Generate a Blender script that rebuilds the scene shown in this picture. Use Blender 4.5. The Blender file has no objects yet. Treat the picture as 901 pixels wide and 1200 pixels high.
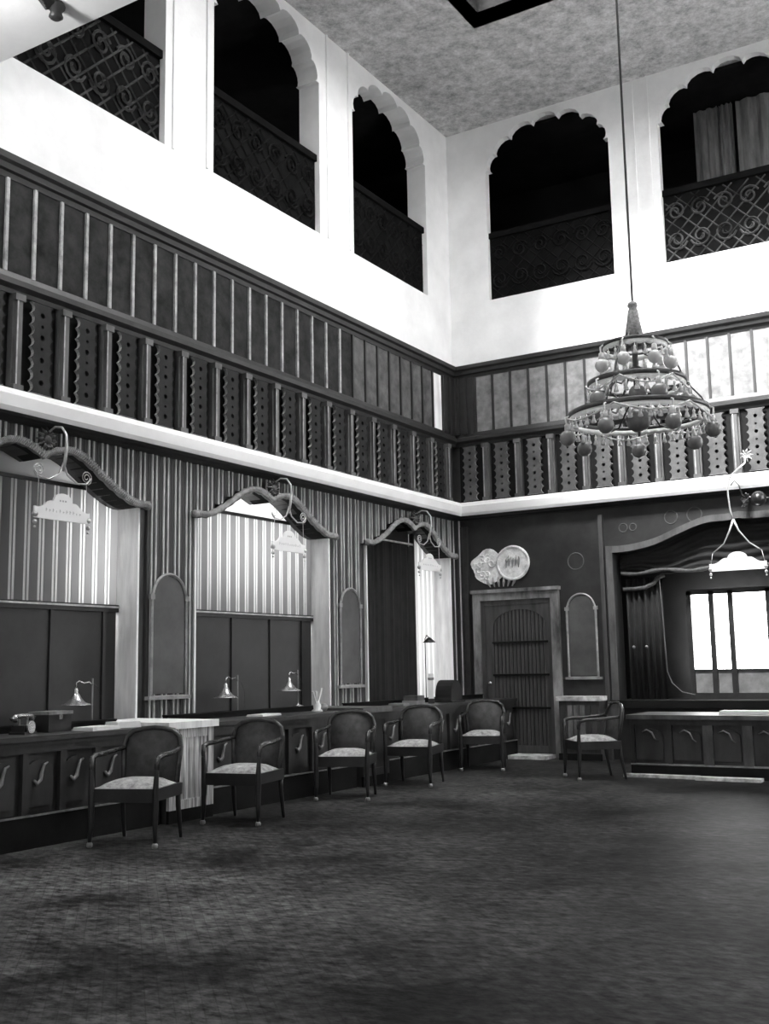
import bpy, bmesh, math, random
from mathutils import Matrix, Vector

random.seed(7)
S = bpy.context.scene
PI = math.pi

# ------------------------------------------------------------------ camera
F_PX = 1265.36
YAW, PITCH, ROLL = 0.5492, 0.1430, -0.0179
CAM = Vector((7.5927, -14.50, 1.30))
fw = Vector((-math.sin(YAW) * math.cos(PITCH), math.cos(YAW) * math.cos(PITCH), math.sin(PITCH)))
rt = Vector((math.cos(YAW), math.sin(YAW), 0))
up = rt.cross(fw)
r2 = rt * math.cos(ROLL) + up * math.sin(ROLL)
u2 = up * math.cos(ROLL) - rt * math.sin(ROLL)
cd = bpy.data.cameras.new('camera')
cam = bpy.data.objects.new('camera', cd)
S.collection.objects.link(cam)
cam.matrix_world = Matrix(((r2.x, u2.x, -fw.x, CAM.x), (r2.y, u2.y, -fw.y, CAM.y), (r2.z, u2.z, -fw.z, CAM.z), (0, 0, 0, 1)))
cd.sensor_fit = 'VERTICAL'
cd.sensor_height = 36.0
cd.lens = F_PX / 1200.0 * 36.0
cd.clip_start = 0.05
S.camera = cam

# ------------------------------------------------------------------ world, exposure
w = bpy.data.worlds.new('world')
S.world = w
w.use_nodes = True
w.node_tree.nodes['Background'].inputs[0].default_value = (0.9, 0.9, 0.9, 1)
w.node_tree.nodes['Background'].inputs[1].default_value = 0.6
S.view_settings.view_transform = 'Standard'
S.view_settings.look = 'None'
S.view_settings.gamma = 1.0
S.view_settings.use_curve_mapping = False
S.view_settings.exposure = 0.0
S.cycles.use_denoising = True
S.cycles.max_bounces = 8
S.cycles.diffuse_bounces = 5

SKYLIGHT = 6.4      # radiance of the glazed ceiling light
ADDED_SIDE_WINDOW = 20.0   # radiance of the added fill window high in the right-hand wall
ADDED_NEAR_WINDOW = 1.8    # radiance of the added fill window behind the camera
BAY_WINDOW = 14.0     # radiance of the window seen in the draped bay

SUN = 95.0           # sunlight through the ceiling light on to the right of the back wall

sl = bpy.data.lights.new('sun', 'SUN')
sl.energy = SUN
sl.angle = math.radians(22)
sun = bpy.data.objects.new('sun', sl)
S.collection.objects.link(sun)
sun.location = (4.0, -9.0, 14.0)
sun.rotation_euler = Vector((0.12, 1.0, -1.10)).to_track_quat('-Z', 'Y').to_euler()


def area(name, loc, rot, sx, sy, power):
    l = bpy.data.lights.new(name, 'AREA')
    l.shape = 'RECTANGLE'
    l.size, l.size_y, l.energy = sx, sy, power
    o = bpy.data.objects.new(name, l)
    S.collection.objects.link(o)
    o.location, o.rotation_euler = loc, rot
    return o


# daylight in the three back rooms behind the glazed counter bays (shines towards the panes, +x)
area('daylight_behind_glazing', (-0.75, -6.95, 2.45), (0, -PI / 2, 0), 1.1, 0.45, 22)
area('daylight_behind_glazing', (-0.95, -4.5, 2.75), (0, -PI / 2, 0), 0.8, 1.9, 50)
area('daylight_behind_glazing', (-1.15, -0.75, 1.9), (0, -PI / 2, 0), 2.2, 0.9, 55)


# ------------------------------------------------------------------ materials
def mat(name, g, rough=0.6, amt=0.0, scale=6.0, bump=0.0, metal=0.0, stretch=(1, 1, 1), g2=None, detail=6, emit=0.0, transl=False, clear=0.0, nrough=0.65, tr=0.9, spec=0.5, bscale=None):
    m = bpy.data.materials.new(name)
    m.use_nodes = True
    nt = m.node_tree
    b = nt.nodes['Principled BSDF']
    b.inputs['Roughness'].default_value = rough
    b.inputs['Metallic'].default_value = metal
    b.inputs['Specular IOR Level'].default_value = spec
    b.inputs['Base Color'].default_value = (g, g, g, 1)
    if emit:
        b.inputs['Emission Color'].default_value = (1, 1, 1, 1)
        b.inputs['Emission Strength'].default_value = emit
    if amt or bump:
        tc = nt.nodes.new('ShaderNodeTexCoord')
        mp = nt.nodes.new('ShaderNodeMapping')
        mp.inputs['Scale'].default_value = stretch
        geo = nt.nodes.new('ShaderNodeNewGeometry')
        nt.links.new(geo.outputs['Position'], mp.inputs[0])
        n = nt.nodes.new('ShaderNodeTexNoise')
        n.inputs['Scale'].default_value = scale
        n.inputs['Detail'].default_value = detail
        n.inputs['Roughness'].default_value = nrough
        nt.links.new(mp.outputs[0], n.inputs[0])
        if amt:
            r = nt.nodes.new('ShaderNodeValToRGB')
            a = g * (1 - amt)
            c = g2 if g2 is not None else g * (1 + amt)
            r.color_ramp.elements[0].position = 0.32
            r.color_ramp.elements[1].position = 0.68
            r.color_ramp.elements[0].color = (a, a, a, 1)
            r.color_ramp.elements[1].color = (c, c, c, 1)
            nt.links.new(n.outputs['Fac'], r.inputs[0])
            nt.links.new(r.outputs[0], b.inputs['Base Color'])
        if bump:
            n2 = nt.nodes.new('ShaderNodeTexNoise')
            n2.inputs['Scale'].default_value = bscale or scale * 4
            n2.inputs['Detail'].default_value = 5
            nt.links.new(mp.outputs[0], n2.inputs[0])
            bp = nt.nodes.new('ShaderNodeBump')
            bp.inputs['Strength'].default_value = bump
            bp.inputs['Distance'].default_value = 0.02
            nt.links.new(n2.outputs['Fac'], bp.inputs['Height'])
            nt.links.new(bp.outputs[0], b.inputs['Normal'])
    if clear:
        t = nt.nodes.new('ShaderNodeBsdfTransparent')
        mx = nt.nodes.new('ShaderNodeMixShader')
        mx.inputs[0].default_value = clear
        nt.links.new(b.outputs[0], mx.inputs[1])
        nt.links.new(t.outputs[0], mx.inputs[2])
        nt.links.new(mx.outputs[0], nt.nodes['Material Output'].inputs[0])
    if transl:
        t = nt.nodes.new('ShaderNodeBsdfTranslucent')
        t.inputs[0].default_value = (tr, tr, tr, 1)
        mx = nt.nodes.new('ShaderNodeMixShader')
        mx.inputs[0].default_value = 0.75
        nt.links.new(b.outputs[0], mx.inputs[1])
        nt.links.new(t.outputs[0], mx.inputs[2])
        nt.links.new(mx.outputs[0], nt.nodes['Material Output'].inputs[0])
    return m


def floor_mat():
    m = bpy.data.materials.new('worn_parquet')
    m.use_nodes = True
    nt = m.node_tree
    N, Lk = nt.nodes, nt.links
    b = N['Principled BSDF']
    geo = N.new('ShaderNodeNewGeometry')
    rot = N.new('ShaderNodeMapping')
    rot.inputs['Rotation'].default_value = (0, 0, math.radians(45))
    Lk.new(geo.outputs['Position'], rot.inputs[0])
    br = N.new('ShaderNodeTexBrick')
    br.inputs['Scale'].default_value = 1.0
    br.inputs['Brick Width'].default_value = 0.22
    br.inputs['Row Height'].default_value = 0.055
    br.inputs['Mortar Size'].default_value = 0.0025
    br.inputs['Color1'].default_value = (0.9, 0.9, 0.9, 1)
    br.inputs['Color2'].default_value = (1.1, 1.1, 1.1, 1)
    br.inputs['Mortar'].default_value = (0.75, 0.75, 0.75, 1)
    Lk.new(rot.outputs[0], br.inputs[0])
    n1 = N.new('ShaderNodeTexNoise')
    n1.inputs['Scale'].default_value = 0.9
    n1.inputs['Detail'].default_value = 9
    n1.inputs['Roughness'].default_value = 0.7
    Lk.new(geo.outputs['Position'], n1.inputs[0])
    r1 = N.new('ShaderNodeValToRGB')
    r1.color_ramp.elements[0].position, r1.color_ramp.elements[1].position = 0.36, 0.70
    r1.color_ramp.elements[0].color = (0.007, 0.007, 0.007, 1)
    r1.color_ramp.elements[1].color = (0.048, 0.048, 0.048, 1)
    Lk.new(n1.outputs['Fac'], r1.inputs[0])
    n2 = N.new('ShaderNodeTexNoise')
    n2.inputs['Scale'].default_value = 13
    n2.inputs['Detail'].default_value = 9
    n2.inputs['Roughness'].default_value = 0.7
    mp2 = N.new('ShaderNodeMapping')
    mp2.inputs['Rotation'].default_value = (0, 0, math.radians(-31))
    mp2.inputs['Scale'].default_value = (0.8, 1.4, 1)
    Lk.new(geo.outputs['Position'], mp2.inputs[0])
    Lk.new(mp2.outputs[0], n2.inputs[0])
    r2_ = N.new('ShaderNodeValToRGB')
    r2_.color_ramp.elements[0].position, r2_.color_ramp.elements[1].position = 0.35, 0.7
    r2_.color_ramp.elements[0].color = (0.15, 0.15, 0.15, 1)
    r2_.color_ramp.elements[1].color = (2.8, 2.8, 2.8, 1)
    Lk.new(n2.outputs['Fac'], r2_.inputs[0])
    m1 = N.new('ShaderNodeMix'); m1.data_type = 'RGBA'; m1.blend_type = 'MULTIPLY'; m1.inputs[0].default_value = 1
    m2 = N.new('ShaderNodeMix'); m2.data_type = 'RGBA'; m2.blend_type = 'MULTIPLY'; m2.inputs[0].default_value = 1
    # brighter light before the near counter, painted into the floor colour
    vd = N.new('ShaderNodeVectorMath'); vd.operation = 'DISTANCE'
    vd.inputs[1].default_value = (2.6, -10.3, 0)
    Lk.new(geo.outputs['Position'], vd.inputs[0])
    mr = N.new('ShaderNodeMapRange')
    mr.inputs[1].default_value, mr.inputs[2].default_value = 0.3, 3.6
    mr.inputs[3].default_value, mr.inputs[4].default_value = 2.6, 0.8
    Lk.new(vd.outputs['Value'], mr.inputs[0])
    lit1 = N.new('ShaderNodeMix'); lit1.data_type = 'RGBA'; lit1.blend_type = 'MULTIPLY'; lit1.inputs[0].default_value = 1
    Lk.new(r1.outputs[0], lit1.inputs[6]); Lk.new(mr.outputs[0], lit1.inputs[7])
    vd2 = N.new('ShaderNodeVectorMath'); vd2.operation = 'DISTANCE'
    vd2.inputs[1].default_value = (2.2, -4.3, 0)  # second lit patch, also painted into the floor colour
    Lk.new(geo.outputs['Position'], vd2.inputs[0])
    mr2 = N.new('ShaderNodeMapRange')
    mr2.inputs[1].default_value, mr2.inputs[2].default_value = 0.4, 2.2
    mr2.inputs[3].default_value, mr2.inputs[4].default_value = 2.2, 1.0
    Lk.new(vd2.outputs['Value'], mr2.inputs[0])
    lit2 = N.new('ShaderNodeMix'); lit2.data_type = 'RGBA'; lit2.blend_type = 'MULTIPLY'; lit2.inputs[0].default_value = 1
    Lk.new(lit1.outputs[2], lit2.inputs[6]); Lk.new(mr2.outputs[0], lit2.inputs[7])
    Lk.new(lit2.outputs[2], m1.inputs[6]); Lk.new(r2_.outputs[0], m1.inputs[7])
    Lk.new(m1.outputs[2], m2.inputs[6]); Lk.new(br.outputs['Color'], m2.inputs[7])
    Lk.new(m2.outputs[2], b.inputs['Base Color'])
    b.inputs['Roughness'].default_value = 0.55
    b.inputs['Specular IOR Level'].default_value = 0.05
    bp = N.new('ShaderNodeBump')
    bp.inputs['Strength'].default_value = 0.35
    bp.inputs['Distance'].default_value = 0.01
    Lk.new(n2.outputs['Fac'], bp.inputs['Height'])
    Lk.new(bp.outputs[0], b.inputs['Normal'])
    return m


M = dict(
    plaster=mat('white_plaster', 0.85, 0.85, 0.10, 1.0, 0.12, bscale=20),
    soffit=mat('soffit_plaster', 0.82, 0.85, 0.12, 0.7, 0.1, bscale=20),
    ceil=mat('mottled_stucco', 0.42, 0.9, 0.66, 6.0, 0.5, bscale=14, nrough=0.85, detail=14, g2=0.80),
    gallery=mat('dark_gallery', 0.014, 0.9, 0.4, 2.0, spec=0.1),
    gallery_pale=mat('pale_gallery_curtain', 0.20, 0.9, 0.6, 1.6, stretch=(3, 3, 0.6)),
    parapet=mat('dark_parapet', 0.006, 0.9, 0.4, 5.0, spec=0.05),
    parapet_relief=mat('parapet_relief', 0.009, 0.9, 0.4, 3.0, spec=0.05),
    parapet_relief_lit=mat('lit_parapet_relief', 0.04, 0.9, 0.9, 2.2, g2=0.10, spec=0.1),  # same relief, lightened in the two arches that catch more light
    wood=mat('dark_wood', 0.030, 0.5, 0.45, 4.0, 0.05, stretch=(4, 4, 0.6)),
    black=mat('black_wood', 0.010, 0.8, 0.3, 4.0, spec=0.15),
    counter=mat('counter_wood', 0.034, 0.42, 0.5, 2.6, 0.05, stretch=(2, 2, 0.8)),
    counter_hi=mat('counter_relief', 0.20, 0.4, 0.5, 9.0),
    panel=mat('panel_cloth', 0.027, 0.85, 0.6, 5.0, 0.15, detail=9, spec=0.15),
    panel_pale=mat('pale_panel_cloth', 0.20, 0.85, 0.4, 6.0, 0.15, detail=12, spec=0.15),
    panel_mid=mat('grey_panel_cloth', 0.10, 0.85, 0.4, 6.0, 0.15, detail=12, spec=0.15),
    batten_pale=mat('pale_batten', 0.32, 0.5, 0.5, 8.0),
    batten_dark=mat('dark_batten', 0.02, 0.5, 0.3, 6.0),
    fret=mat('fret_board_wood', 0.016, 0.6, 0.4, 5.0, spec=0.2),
    fret_glare=mat('glare_fret_board_wood', 0.075, 0.55, 0.4, 5.0),  # copy of the fret wood, lightened for the glare on the back wall
    fret_edge_lit=mat('fret_edge_highlight', 0.30, 0.6, 0.5, 20.0),  # highlight on the scalloped edges, put into a paler side colour
    pilaster=mat('pilaster_wood', 0.085, 0.45, 0.5, 6.0, stretch=(1, 1, 0.3)),
    plank=mat('plank_dark', 0.045, 0.6, 0.35, 2.5, stretch=(3, 3, 0.5)),
    bead=mat('plank_bead_pale', 0.50, 0.5, 0.35, 5.0, stretch=(2, 2, 0.7)),
    jamb=mat('pale_jamb_paint', 0.88, 0.6, 0.2, 3.0, stretch=(3, 3, 0.4)),
    ledge=mat('ledge_white', 0.86, 0.6, 0.05, 2.0),
    moulding=mat('dark_moulding', 0.020, 0.5, 0.4, 6.0),
    glass=mat('striped_frosted_glass', 0.65, 0.5, 0.25, 1.2, transl=True),
    glass_grey=mat('grey_frosted_glass', 0.16, 0.45, 0.35, 1.6, transl=True, tr=0.42),
    glass_pale=mat('pale_frosted_glass', 0.35, 0.45, 0.35, 1.6, transl=True, tr=0.62),
    lowpane=mat('dark_pane', 0.020, 0.45, 0.5, 1.5),
    backroom=mat('back_room_wall', 0.45, 0.9),
    mirror=mat('dull_mirror', 0.085, 0.28, 0.3, 3.0),
    frame=mat('mirror_frame', 0.28, 0.45, 0.35, 8.0),
    rope=mat('carved_rope', 0.20, 0.5, 0.5, 12.0),
    iron=mat('wrought_iron', 0.10, 0.4, 0.4, 10.0, metal=0.4),
    iron_hi=mat('bright_iron', 0.55, 0.35, 0.3, 10.0, metal=0.5),
    sign=mat('white_enamel', 0.85, 0.5, 0.03, 5.0),
    ink=mat('faded_lettering', 0.42, 0.8),
    backwall=mat('dark_painted_wall', 0.017, 0.55, 0.75, 2.2, 0.05, detail=8),
    stencil=mat('faint_stencil', 0.085, 0.6, 0.5, 6.0),
    relief=mat('pale_relief', 0.80, 0.6, 0.35, 9.0, 0.3),
    door=mat('door_wood', 0.055, 0.45, 0.45, 3.0, stretch=(4, 4, 0.5)),
    doorframe=mat('door_frame_wood', 0.13, 0.5, 0.7, 2.0, stretch=(2, 2, 0.6), g2=0.36),
    drape=mat('dark_velvet', 0.014, 0.9, 0.3, 5.0),
    fringe=mat('woolly_fringe', 0.085, 0.95, 0.4, 30.0),
    added_lampglass=mat('added_lamp_globe', 0.8, 0.4, emit=150.0),
    skyglass=mat('sky_lit_glass', 0.8, 0.5, emit=SKYLIGHT * 2, clear=0.5),
    added_sideglass=mat('added_side_window_glass', 0.8, 0.5, emit=ADDED_SIDE_WINDOW),
    added_nearglass=mat('added_near_window_glass', 0.8, 0.5, emit=ADDED_NEAR_WINDOW),
    bayglass=mat('bright_window_glass', 0.8, 0.5, emit=BAY_WINDOW),
    brass=mat('pale_brass', 0.55, 0.25, 0.2, 10.0, metal=0.9),
    opal=mat('opal_glass', 0.62, 0.25, 0.15, 10.0),
    opal_dark=mat('smoked_globe', 0.16, 0.22, 0.3, 10.0),
    globe_grey=mat('grey_glass_globe', 0.20, 0.22, 0.2, 10.0),
    ring=mat('chandelier_band', 0.06, 0.4, 0.4, 10.0, metal=0.3),
    pendant=mat('glass_pendant', 0.72, 0.25, 0.4, 20.0),
    tassel=mat('corded_tassel', 0.30, 0.8, 0.5, 40.0),
    chair=mat('chair_wood', 0.022, 0.32, 0.4, 6.0),
    chair_hi=mat('polished_arm', 0.045, 0.25, 0.5, 8.0),
    seat=mat('pale_brocade', 0.36, 0.8, 0.5, 22.0, 0.3),
    backpad=mat('dark_upholstery', 0.06, 0.8, 0.4, 12.0),
    streak=mat('streaked_pale_panel', 0.60, 0.6, 0.95, 2.6, stretch=(16, 16, 0.7), g2=0.95),
    paper=mat('paper', 0.75, 0.8, 0.1, 9.0),
    dark=mat('dark_lacquer', 0.02, 0.3, 0.3, 6.0),
    mid=mat('grey_metal', 0.22, 0.35, 0.3, 6.0),
    strip=mat('pale_floor_strip', 0.55, 0.7, 0.6, 7.0),
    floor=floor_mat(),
)


# ------------------------------------------------------------------ mesh helpers
class MB:
    def __init__(self, T=None):
        self.v, self.f, self.mi = [], [], []
        self.T = T or (lambda a, b, c: (a, b, c))
        self.k = 0

    def add(self, vs, fs, k=None):
        o = len(self.v)
        self.v += [self.T(*p) for p in vs]
        self.f += [[i + o for i in f] for f in fs]
        self.mi += [self.k if k is None else k] * len(fs)
        return self

    def box(self, a0, a1, b0, b1, c0, c1, k=None):
        vs = [(a, b, c) for a in (a0, a1) for b in (b0, b1) for c in (c0, c1)]
        return self.add(vs, [(0, 1, 3, 2), (4, 6, 7, 5), (0, 4, 5, 1), (2, 3, 7, 6), (0, 2, 6, 4), (1, 5, 7, 3)], k)

    def prism(self, poly, c0, c1, k=None, kside=None, nfront=0):
        """poly in (a, b); extruded along c"""
        n = len(poly)
        vs = [(a, b, c0) for a, b in poly] + [(a, b, c1) for a, b in poly]
        self.add(vs, [list(range(n - 1, -1, -1)), list(range(n, 2 * n))], k)
        o = len(self.v) - 2 * n
        for i in range(n):
            j = (i + 1) % n
            self.f.append([o + i, o + j, o + n + j, o + n + i])
            self.mi.append((self.k if k is None else k) if kside is None else (kside if i >= nfront else 0))
        return self

    def tube(self, path, r, seg=6, closed=False, k=None):
        P = [Vector(p) for p in path]
        n = len(P)
        vs, fs = [], []
        prev = None
        for i in range(n):
            if closed:
                t = (P[(i + 1) % n] - P[i - 1])
            else:
                t = P[min(i + 1, n - 1)] - P[max(i - 1, 0)]
            if t.length < 1e-9:
                t = Vector((0, 0, 1))
            t.normalize()
            if prev is None:
                a = Vector((0, 0, 1)) if abs(t.z) < 0.9 else Vector((1, 0, 0))
                nrm = (a - t * a.dot(t)).normalized()
            else:
                nrm = prev - t * prev.dot(t)
                nrm = nrm.normalized() if nrm.length > 1e-6 else Vector((1, 0, 0))
            prev = nrm
            bn = t.cross(nrm)
            rr = r[i] if isinstance(r, (list, tuple)) else r
            for j in range(seg):
                an = 2 * PI * j / seg
                q = P[i] + (nrm * math.cos(an) + bn * math.sin(an)) * rr
                vs.append(tuple(q))
        m = n if closed else n - 1
        for i in range(m):
            for j in range(seg):
                a, b = i * seg + j, i * seg + (j + 1) % seg
                i2 = (i + 1) % n
                fs.append((a, b, i2 * seg + (j + 1) % seg, i2 * seg + j))
        if not closed:
            fs.append(list(range(seg - 1, -1, -1)))
            fs.append([(n - 1) * seg + j for j in range(seg)])
        return self.add(vs, fs, k)

    def lathe(self, prof, c=(0, 0, 0), seg=16, k=None, sx=1, sy=1, cap=True):
        """prof: (radius, height) about the vertical axis through c"""
        vs, fs = [], []
        n = len(prof)
        for r, h in prof:
            for j in range(seg):
                an = 2 * PI * j / seg
                vs.append((c[0] + sx * r * math.cos(an), c[1] + sy * r * math.sin(an), c[2] + h))
        for i in range(n - 1):
            for j in range(seg):
                fs.append((i * seg + j, i * seg + (j + 1) % seg, (i + 1) * seg + (j + 1) % seg, (i + 1) * seg + j))
        if cap and prof[0][0] > 1e-4:
            fs.append(list(range(seg - 1, -1, -1)))
        if cap and prof[-1][0] > 1e-4:
            fs.append([(n - 1) * seg + j for j in range(seg)])
        return self.add(vs, fs, k)

    def ball(self, c, r, seg=14, k=None, sz=1.0):
        n = 8
        return self.lathe([(max(1e-5, r * math.sin(PI * i / n)), -sz * r * math.cos(PI * i / n)) for i in range(n + 1)], c, seg, k)

    def mesh(self, name, mats, smooth=False):
        me = bpy.data.meshes.new(name)
        me.from_pydata(self.v, [], self.f)
        for m in (mats if isinstance(mats, (list, tuple)) else [mats]):
            me.materials.append(M[m])
        me.polygons.foreach_set('material_index', self.mi)
        bm = bmesh.new()
        bm.from_mesh(me)
        bmesh.ops.remove_doubles(bm, verts=bm.verts, dist=1e-6)
        bmesh.ops.recalc_face_normals(bm, faces=bm.faces)
        bm.to_mesh(me)
        bm.free()
        if smooth:
            me.polygons.foreach_set('use_smooth', [True] * len(me.polygons))
        me.update()
        return me

    def build(self, name, mats, parent=None, smooth=False):
        return link(name, self.mesh(name, mats, smooth), parent)


def link(name, data, parent=None, loc=None):
    o = bpy.data.objects.new(name, data)
    S.collection.objects.link(o)
    if parent is not None:
        o.parent = parent
    if loc is not None:
        o.location = loc
    return o


def thing(name, label, cat, loc=(0, 0, 0), rz=0, group=None):
    o = link(name, None)
    o.location = loc
    o.rotation_euler = (0, 0, rz)
    return tag(o, label, cat, group)


def tag(o, label, cat, group=None, kind=None):
    o['label'] = label
    o['category'] = cat
    if group:
        o['group'] = group
    if kind:
        o['kind'] = kind
    return o


def struct(o, label=None):
    o['kind'] = 'structure'
    if label:
        o['label'] = label
    return o


def copy_tree(o, parent=None):
    c = o.copy()
    S.collection.objects.link(c)
    c.parent = parent
    for ch in list(o.children):
        copy_tree(ch, c)
    return c


TL = lambda s, z, d: (d, s, z)        # left wall frame: s runs along y, d comes out of the wall
TB = lambda s, z, d: (s, -d, z)       # back wall frame: s runs along x


def crv(keys, t):
    """smooth interpolation through (t, z) keys"""
    for i in range(len(keys) - 1):
        if t <= keys[i + 1][0]:
            a, b = keys[i], keys[i + 1]
            p = keys[max(i - 1, 0)]
            q = keys[min(i + 2, len(keys) - 1)]
            h = b[0] - a[0]
            ma = (b[1] - p[1]) / max(b[0] - p[0], 1e-6) if i > 0 else (b[1] - a[1]) / h
            mb = (q[1] - a[1]) / max(q[0] - a[0], 1e-6) if i + 2 < len(keys) else 0.0
            x = (t - a[0]) / h
            return ((2 * x ** 3 - 3 * x * x + 1) * a[1] + (x ** 3 - 2 * x * x + x) * h * ma + (-2 * x ** 3 + 3 * x * x) * b[1] + (x ** 3 - x * x) * h * mb)
    return keys[-1][1]


def spiral(cx, cz, r, turns, a0, sgn=1, n=26):
    return [(cx + r * (1 - 0.82 * i / n) * math.cos(a0 + sgn * 2 * PI * turns * i / n), cz + r * (1 - 0.82 * i / n) * math.sin(a0 + sgn * 2 * PI * turns * i / n)) for i in range(n + 1)]


# ------------------------------------------------------------------ dimensions of the hall
W = 9.05            # hall width (x), upper square is W x W
NEAR = -16.6        # wall behind the camera
Z_LEDGE, Z_CORN, Z_SILL, Z_SPR, Z_APEX, Z_CEIL = 3.76, 5.87, 6.86, 8.95, 9.60, 9.72
BAYS = [(-8.02, 1.31), (-4.70, 1.30), (-1.43, 1.23)]       # centre and half-width of the canopies
CAN = [(0, 3.20), (0.1, 3.26), (0.25, 3.29), (0.4, 3.22), (0.55, 3.10), (0.72, 2.98), (0.87, 2.91), (1.0, 2.91)]


def can_z(s, c, h):
    return crv(CAN, min(1.0, abs(s - c) / h))


# ------------------------------------------------------------------ floor, ceiling
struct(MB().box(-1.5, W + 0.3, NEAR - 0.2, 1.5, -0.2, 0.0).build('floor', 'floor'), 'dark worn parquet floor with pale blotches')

SX0, SX1, SY0, SY1 = 1.84, 7.2, -6.55, -2.52     # opening of the ceiling light
b = MB()
for x0, x1, y0, y1 in ((-2.8, SX0, -9.4, 2.8), (SX1, W + 2.8, -9.4, 2.8), (SX0, SX1, -9.4, SY0), (SX0, SX1, SY1, 2.8)):
    b.box(x0, x1, y0, y1, Z_CEIL, Z_CEIL + 0.15)
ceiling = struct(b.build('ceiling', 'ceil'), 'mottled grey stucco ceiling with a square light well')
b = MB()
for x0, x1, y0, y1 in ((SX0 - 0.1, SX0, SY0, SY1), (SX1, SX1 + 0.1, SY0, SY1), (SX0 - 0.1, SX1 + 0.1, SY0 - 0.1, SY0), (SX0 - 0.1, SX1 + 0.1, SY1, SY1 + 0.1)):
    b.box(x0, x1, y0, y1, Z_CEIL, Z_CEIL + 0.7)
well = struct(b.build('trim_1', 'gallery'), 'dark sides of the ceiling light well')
b = MB()
for i in range(7):
    x = SX0 + i * (SX1 - SX0) / 6
    b.box(x - 0.03, x + 0.03, SY0, SY1, Z_CEIL + 0.68, Z_CEIL + 0.74)
for j in range(5):
    y = SY0 + j * (SY1 - SY0) / 4
    b.box(SX0, SX1, y - 0.03, y + 0.03, Z_CEIL + 0.685, Z_CEIL + 0.735)
sky = struct(b.build('window_1', 'gallery'), 'glazed ceiling light over the hall')
nx, ny = 6, 4
px, py = (SX1 - SX0) / nx, (SY1 - SY0) / ny
pane_me = MB().box(0, px - 0.06, 0, py - 0.06, 0, 0.02).mesh('pane', 'skyglass')
for i in range(nx):
    for j in range(ny):
        link('pane', pane_me, sky, (SX0 + i * px + 0.03, SY0 + j * py + 0.03, Z_CEIL + 0.70))


# ------------------------------------------------------------------ arcade walls
def arch_pts(s0, s1, n=7):
    """multifoil arch from (s0, spring) over the apex to (s1, spring)"""
    c, hw, h = (s0 + s1) / 2, (s1 - s0) / 2 - 0.07, Z_APEX - Z_SPR - 0.06
    pts = [(s0, Z_SPR), (s0 + 0.07, Z_SPR)]
    for k in range(n):
        a0, a1 = PI - PI * k / n, PI - PI * (k + 1) / n
        p0 = Vector((c + hw * math.cos(a0), Z_SPR + h * math.sin(a0)))
        p1 = Vector((c + hw * math.cos(a1), Z_SPR + h * math.sin(a1)))
        mid, ch = (p0 + p1) / 2, (p1 - p0)
        out = Vector((-ch.y, ch.x)).normalized()
        for q in range(1, 6):
            th = PI * q / 6
            pts.append(tuple(mid - ch / 2 * math.cos(th) + out * math.sin(th) * ch.length * 0.30))
        if k < n - 1:
            pts.append(tuple(p1))
    pts += [(s1 - 0.07, Z_SPR), (s1, Z_SPR)]
    return pts


def arcade(b, ops, lo, hi, t=-0.32, zb=Z_CORN):
    """plaster wall pieces with arched openings (prism along wall depth)"""
    b.box(lo, hi, zb, Z_SILL, t, 0)
    edges = [lo] + [e for o in ops for e in o] + [hi]
    for i in range(0, len(edges), 2):
        b.box(edges[i], edges[i + 1], Z_SILL, Z_CEIL + 0.02, t, 0)
    for s0, s1 in ops:
        b.prism([(s0, Z_CEIL + 0.02)] + arch_pts(s0, s1) + [(s1, Z_CEIL + 0.02)], t, 0)


L_OPS = [(-8.52, -6.45), (-5.66, -3.56), (-2.76, -0.72)]
B_OPS = [(0.68, 2.68), (3.42, 5.44), (6.16, 8.18)]

# left wall: plaster arcade above, dark backing below with three bay openings
b = MB(TL)
arcade(b, L_OPS, NEAR, 0.32)
b.k = 1
openings = [(c - h + 0.07, c + h - 0.04, c, h) for c, h in BAYS]
b.box(NEAR, 0.05, 0, 0.80, -0.30, -0.03)
edges = [NEAR] + [e for o in openings for e in o[:2]] + [0.05]
for i in range(0, len(edges), 2):
    b.box(edges[i], edges[i + 1], 0.80, Z_CORN, -0.30, -0.03)
for s0, s1, c, h in openings:
    n = 28
    curve = [(s0 + (s1 - s0) * i / n, can_z(s0 + (s1 - s0) * i / n, c, h)) for i in range(n + 1)]
    b.prism([(s0, Z_CORN)] + curve + [(s1, Z_CORN)], -0.30, -0.03)
wall_left = struct(b.build('wall_left', ['plaster', 'wood']), 'left wall, white arcade above dark panelling')

# back wall
BAY4 = (2.45, 5.95, 4.20)
CAN4 = [(0, 3.17), (0.08, 3.15), (0.25, 3.14), (0.45, 3.03), (0.65, 2.90), (0.85, 2.84), (1.0, 2.83)]
b = MB(TB)
arcade(b, B_OPS, -0.0, W + 0.32, -0.12)
b.k = 1
b.box(-0.05, BAY4[0], 0, Z_CORN, -0.30, 0)
b.box(BAY4[1], W + 0.3, 0, Z_CORN, -0.30, 0)
b.box(BAY4[0], BAY4[1], 0, 0.72, -0.30, 0)
n = 40
curve4 = [(BAY4[0] + (BAY4[1] - BAY4[0]) * i / n, crv(CAN4, min(1, abs(BAY4[0] + (BAY4[1] - BAY4[0]) * i / n - BAY4[2]) / 1.75))) for i in range(n + 1)]
b.prism([(BAY4[0], Z_CORN)] + curve4 + [(BAY4[1], Z_CORN)], -0.30, 0)
wall_back = struct(b.build('wall_back', ['plaster', 'backwall']), 'back wall, white arcade above dark painted panelling')

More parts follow.
